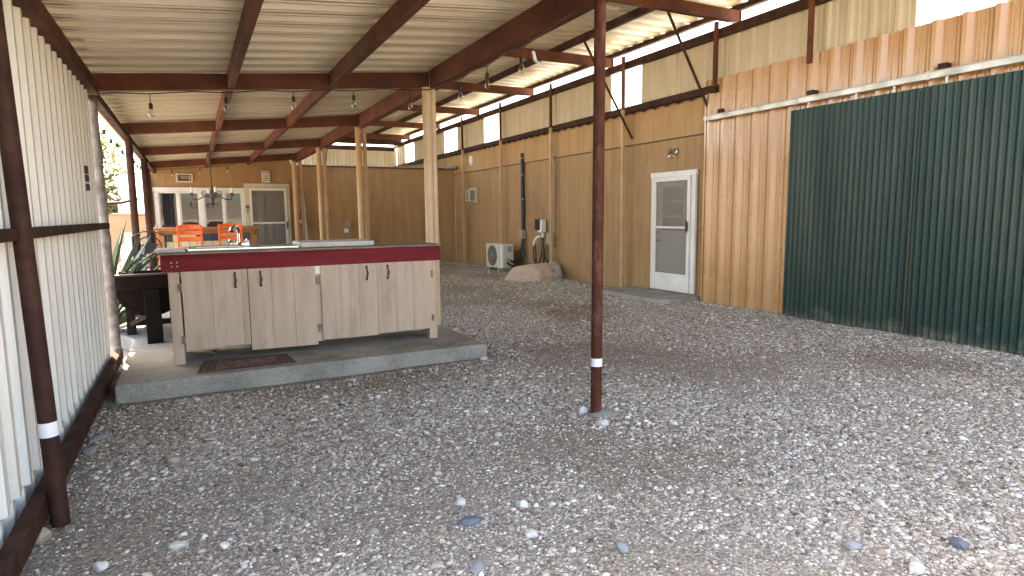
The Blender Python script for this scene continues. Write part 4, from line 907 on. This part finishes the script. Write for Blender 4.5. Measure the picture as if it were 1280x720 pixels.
# ------------------------------------------------------------------ star backed iron bench, gas cylinder
ib = thing('iron_chair', 'dark iron garden chair with a star in its back, left of the counter end', 'chair', (-.42, 9.4, .13))
X0, X1, YB = -.68, -.32, 9.3
for x in (X0, X1):
    MB().tube([(x, YB, .13), (x, YB-.02, .6), (x, YB-.06, 1.24)], .012, 8).build('leg', 'iron', ib); MB().tube([(x, YB+.45, .13), (x, YB+.45, .72), (x, YB+.2, .76), (x, YB-.03, .74)], .016, 8).build('leg', 'iron', ib)
bb = MB(); xc = (X0+X1)/2; bb.tube([(X0, YB-.06, 1.24), (X0+.1, YB-.06, 1.29), (xc, YB-.06, 1.31), (X1-.1, YB-.06, 1.29), (X1, YB-.06, 1.24)], .008, 8); bb.tube([(X0, YB-.02, .66), (X1, YB-.02, .66)], .013, 8)
for k in range(1, 6):
    x = X0 + (X1-X0)*k/6; bb.tube([(x, YB-.02, .66), (x, YB-.035, .84)], .007, 6); bb.tube([(x, YB-.035, .84), (x+.03, YB-.045, .96)], .007, 6)
star(bb, (xc, YB-.05, 1.10), .125, .02)
bb.tube([(xc + (.135)*math.cos(t), YB-.05, 1.10 + .135*math.sin(t)) for t in np.linspace(0, 6.283, 25)], .009, 6, False); bb.tube([(X0, YB-.035, .84), (X1, YB-.035, .84)], .008, 6)
bb.build('backrest', 'iron', ib)
sb = MB()
for k in range(9): sb.box(X0, X1, YB + .02 + k*.048, YB + .05 + k*.048, .555, .57)
sb.build('seat', 'iron', ib)
gc = thing('gas_cylinder', 'tall white gas cylinder standing beyond the agave leaves', 'gas cylinder', (-.98, 12.6, .0))
MB().lathe((-.93, 12.6, 0), [(.17, .0), (.19, .03), (.19, .9), (.17, 1.0), (.10, 1.07), (.04, 1.09)], 24).build('tank', 'propane', gc)
MB().lathe((-.93, 12.6, 0), [(.11, 1.04), (.115, 1.07), (.115, 1.22), (.10, 1.22), (.10, 1.08)], 20).build('collar', 'propane', gc)
MB().tube([(-.98, 12.6, 1.09), (-.98, 12.6, 1.2)], .02, 8).build('valve', 'hinge', gc)
MB().tube([(-.93, 12.6, 1.17), (-.8, 12.55, 1.19), (-.72, 12.6, 1.25)], .012, 6).build('hose', 'pvc', gc)

# ------------------------------------------------------------------ plants and the bright yard on the left
def blade(mb, base, direction, length, width, curl, up0):
    d = Vector((math.cos(direction), math.sin(direction), 0)); side = Vector((-d.y, d.x, 0)); n = 9; L_, C_, R_, B_ = [], [], [], []
    p = Vector(base); ang = up0
    for k in range(n+1):
        t = k/n; w = 1.2 * width * (0.75 + .9*t*(1-t)) * (1 - t**2.4) + .002
        nrm = -d*math.sin(ang) + Vector((0, 0, math.cos(ang)))
        L_.append(p + side*w + nrm*w*.35); R_.append(p - side*w + nrm*w*.35); C_.append(p + nrm*0.0); B_.append(p - nrm*w*.28)
        p = p + (d*math.cos(ang) + Vector((0, 0, math.sin(ang))))*length/n; ang -= curl/n
    mb.strip(L_, C_); mb.strip(C_, R_); mb.strip(L_, B_); mb.strip(B_, R_)
ag = thing('agave_plant', 'grey green agave with long pointed leaves behind the corrugated wall end', 'agave', (-1.12, 8.9, 0))
rg = random.Random(12); mb = MB()
for k in range(34):
    tier = k/34; a = k*2.39996 + rg.uniform(-.2, .2); up = R(22 + 58*tier + rg.uniform(-6, 6))
    blade(mb, (-1.02 + .08*math.cos(a), 8.8 + .10*math.sin(a), .16 + .12*tier), a, rg.uniform(.85, 1.25), rg.uniform(.05, .065), rg.uniform(.2, .75)*(1.15-tier), up)
for az_, ln, wd, cu, u0 in ((-4, 1.24, .052, .12, 80), (4, 1.2, .056, .25, 74), (-8, 1.2, .055, 1.15, 82), (-14, 1.18, .058, .75, 68), (10, 1.1, .05, .9, 76), (60, 1.15, .055, .3, 78), (-50, 1.0, .055, .5, 66), (-80, .9, .055, .6, 58)):
    blade(mb, (-.96, 8.72, .26), R(az_), ln, wd, cu, R(u0))
mb.build('leaf_rosette', 'agave', ag, angle=50)
MB().lathe((-1.0, 8.78, 0), [(.10, -.02), (.14, .1), (.12, .3), (.05, .42)], 12).build('core', 'agave', ag)

def tree(label, x, y, h, cr_, m, seed, n=2600, leaf=.07, zc=.68, trunk_r=.12, squash=.8):
    t = thing('tree', label, 'tree', (x, y, 0), 'trees beyond the left opening'); rg = np.random.default_rng(seed); rr = random.Random(seed)
    mb = MB(); mb.tube([(x, y, -.1), (x+.08, y, h*.2), (x-.05, y+.05, h*.42), (x+.05, y, h*.6)], [trunk_r, trunk_r*.8, trunk_r*.6, trunk_r*.3], 9)
    cl = []
    for k in range(11):
        a = rr.uniform(0, 6.28); q = rr.uniform(.35, 1)*cr_; z = h*zc + rr.uniform(-.55, .5)*cr_*squash*1.3; c = Vector((x + q*math.cos(a)*.8, y + q*math.sin(a)*.8, z)); cl.append((c, rr.uniform(.28, .5)*cr_))
        mb.tube([(x, y, h*rr.uniform(.25, .5)), (x*.5+c.x*.5, y*.5+c.y*.5, (h*.42+c.z)/2 + .1), c], [trunk_r*.45, trunk_r*.28, .012], 6)
    mb.build('trunk', 'bark', t)
    vs = []; fs = []
    for k in range(n):
        c, r = cl[rg.integers(len(cl))]; d = rg.normal(size=3); d /= np.linalg.norm(d); p = np.array(c) + d * r * rg.uniform(.25, 1.12)**.6
        a = rg.normal(size=3); a /= np.linalg.norm(a); b = np.cross(a, rg.normal(size=3)); b /= np.linalg.norm(b); s = leaf*rg.uniform(.6, 1.3)
        o = len(vs); vs += [tuple(p - a*s), tuple(p + b*s*.38), tuple(p + a*s), tuple(p - b*s*.38)]; fs.append((o, o+1, o+2, o+3))
    cm = MB(); cm.v = vs; cm.f = fs; cm.build('crown', m, t, smooth=False, fix=False)
tree('bushy yellow green tree right behind the end of the white corrugated wall', -2.35, 13.5, 4.4, 1.25, 'leaf', 3, n=5200, leaf=.06, zc=.56)
tree('loose grey green tree farther out, beyond the dark rusty posts', -4.6, 30, 5.0, 1.8, 'leaf2', 9, n=2600, leaf=.12)
sw_ = MB(); sw_.box(-9, -1.05, 21.6, 21.9, -.1, 1.56); sw_.box(-9.02, -1.03, 21.56, 21.94, 1.562, 1.62); tag(sw_.build('stucco_wall', 'stucco', bevel=.02), 'low tan stucco wall in the sunny yard left of the house', 'wall')
tr_ = thing('trailer', 'white travel trailer parked beyond the low stucco wall', 'trailer', (-4.4, 40, 0))
MB().box(-8.5, -3.1, 40, 42.4, .6, 3.0).build('trailer_body', 'ac_bright', tr_, bevel=.15)
MB().box(-6.4, -5.2, 39.97, 40.0, 1.5, 2.3).build('window', 'glass', tr_); MB().box(-4.4, -3.5, 39.97, 40.0, 1.6, 2.3).build('window', 'glass', tr_)
MB().box(-8.4, -3.2, 39.98, 40.0, 1.05, 1.25).build('side_stripe', 'van_blue', tr_)
for x in (-6.6, -5.6): MB().lathe((x, 40.0, .38), [(.36, .0), (.38, .05), (.38, .2), (.30, .22)], 20, 'y').build('wheel', 'black', tr_)

# bits of kit seen past the posts
hk = MB(); hk.tube([(-1.62, 11.0, 1.71), (-1.2, 11.0, 1.69), (-.92, 11.0, 1.70), (-.72, 11.2, 1.76)], .018, 8); tag(hk.build('bracket_pipe', 'rust_dark'), 'bent iron pipe joined to the dark rusty posts at eye level', 'pipe')

# ------------------------------------------------------------------ hills all round
hv = []; hf = []; n = 160
for k in range(n):
    a = 2*math.pi*k/n; r1 = 420
    hgt = 17 + 18*abs(mnoise.noise((math.cos(a)*2.2, math.sin(a)*2.2, 4))) + 4*mnoise.noise((math.cos(a)*7, math.sin(a)*7, 1))
    for q, (rad_, z) in enumerate(((r1, -1), (r1+60, hgt*.35), (r1+130, hgt*.72), (r1+210, hgt), (r1+420, hgt*1.15), (r1 + 800, -5))):
        rad2 = rad_ + 25*mnoise.noise((math.cos(a)*9, math.sin(a)*9, q)); hv.append((rad2*math.cos(a), rad2*math.sin(a), z + (1.6*mnoise.noise((a*8, q, 2)) if 0 < q < 5 else 0)))
for k in range(n):
    for q in range(5): hf.append((k*6+q, ((k+1) % n)*6+q, ((k+1) % n)*6+q+1, k*6+q+1))
struct(MB().add(hv, hf).build('hills', 'hill', angle=80))

# ------------------------------------------------------------------ single stones
def px(u, v, z=0.02):
    d = CAMZ + CAMX*((u-640)/foc) - CAMY*((v-360)/foc); t = (z-1.47)/d.z; return 0 + d.x*t, 0 + d.y*t
for u, v, sz, m_, lab, sd_ in (
    (125, 545, (.085, .05, .022), 'stone_grey', 'long flat grey stone beside the bottom rail of the white wall', 1),
    (112, 562, (.06, .045, .022), 'stone_grey', 'dark grey stone touching the flat stone by the white wall', 2),
    (216, 575, (.05, .04, .03), 'stone_tan', 'tan stone in the gravel below the front corner of the slab', 3),
    (224, 680, (.042, .034, .024), 'stone_pale', 'pale round stone near the bottom left corner', 4),
    (51, 670, (.045, .05, .045), 'stone_tan', 'tan blocky stone at the foot of the thick rusty post', 5),
    (126, 706, (.036, .03, .022), 'stone_pale', 'small white stone at the bottom edge on the left', 6),
    (588, 650, (.062, .036, .02), 'stone_blue', 'flat blue grey stone in the middle of the foreground', 7),
    (597, 704, (.062, .03, .015), 'stone_grey', 'thin pale grey stone at the bottom edge near the middle', 8),
    (576, 627, (.035, .032, .026), 'stone_pale', 'whitish pebble just above the flat blue grey stone', 9),
    (653, 628, (.03, .028, .025), 'stone_pale', 'round white stone left of the rusty pole line in the foreground', 10),
    (665, 665, (.034, .03, .026), 'stone_pale', 'pale grey stone nearest the bottom, left of the pole base', 11),
    (778, 684, (.042, .032, .026), 'stone_grey', 'grey stone at the bottom right of the pole base', 12),
    (1066, 681, (.042, .032, .022), 'stone_grey', 'smooth grey stone in the foreground on the right', 13),
    (1145, 709, (.040, .034, .030), 'stone_pale', 'white speckled stone at the bottom edge on the right', 14),
    (1198, 677, (.048, .036, .026), 'stone_blue', 'blue stone in the lower right corner', 15),
    (1100, 627, (.036, .028, .02), 'stone_pale', 'pale stone on the coarse gravel below the green doors', 16),
    (753, 527, (.055, .045, .032), 'stone_pale', 'pale stone at the front of the rusty pole footing', 17),
    (728, 511, (.045, .04, .035), 'stone_pale', 'white stone leaning at the left of the rusty pole', 18),
    (716, 516, (.06, .04, .025), 'stone_tan', 'flat tan stone left of the rusty pole footing', 19),
    (604, 447, (.05, .04, .035), 'stone_pale', 'white stone at the right front corner of the slab', 20)):
    x, y = px(u, v); stone(x, y, sz, m_, lab, sd_ + 40, rz=sd_*.9)

# ------------------------------------------------------------------ light
w = bpy.data.worlds.new('World'); scn.world = w; w.use_nodes = True; nt = w.node_tree
sky_ = nt.nodes.new('ShaderNodeTexSky'); sky_.sky_type = 'NISHITA'; sky_.sun_disc = False
EL, AZ = R(62), R(-16)                                   # sun stands ahead and to the left, high
sky_.sun_elevation = EL; sky_.sun_rotation = AZ; sky_.dust_density = 3.0; sky_.air_density = 1.0; sky_.ozone_density = 0.6
bg = nt.nodes['Background']; bg.inputs['Strength'].default_value = 0.15; nt.links.new(sky_.outputs[0], bg.inputs[0])
sun = bpy.data.lights.new('sun', 'SUN'); sun.energy = 4.2; sun.angle = R(.53); sun.color = (1, .95, .87)
so = bpy.data.objects.new('sun', sun); COL.objects.link(so)
sd3 = Vector((math.sin(AZ)*math.cos(EL), math.cos(AZ)*math.cos(EL), math.sin(EL))); so.rotation_euler = sd3.to_track_quat('Z', 'Y').to_euler(); so.location = sd3*50
vs_ = scn.view_settings; vs_.view_transform = 'Standard'; vs_.look = 'None'; vs_.gamma = 1.0; vs_.use_curve_mapping = False; vs_.exposure = 3.4
vs_.use_white_balance = True; vs_.white_balance_temperature = 7600; vs_.white_balance_tint = 10
scn.render.engine = 'CYCLES'
cy_ = scn.cycles; cy_.max_bounces = 12; cy_.diffuse_bounces = 6; cy_.transparent_max_bounces = 16; cy_.glossy_bounces = 4; cy_.caustics_reflective = False; cy_.caustics_refractive = False
cy_.use_denoising = True; cy_.sample_clamp_indirect = 8.0
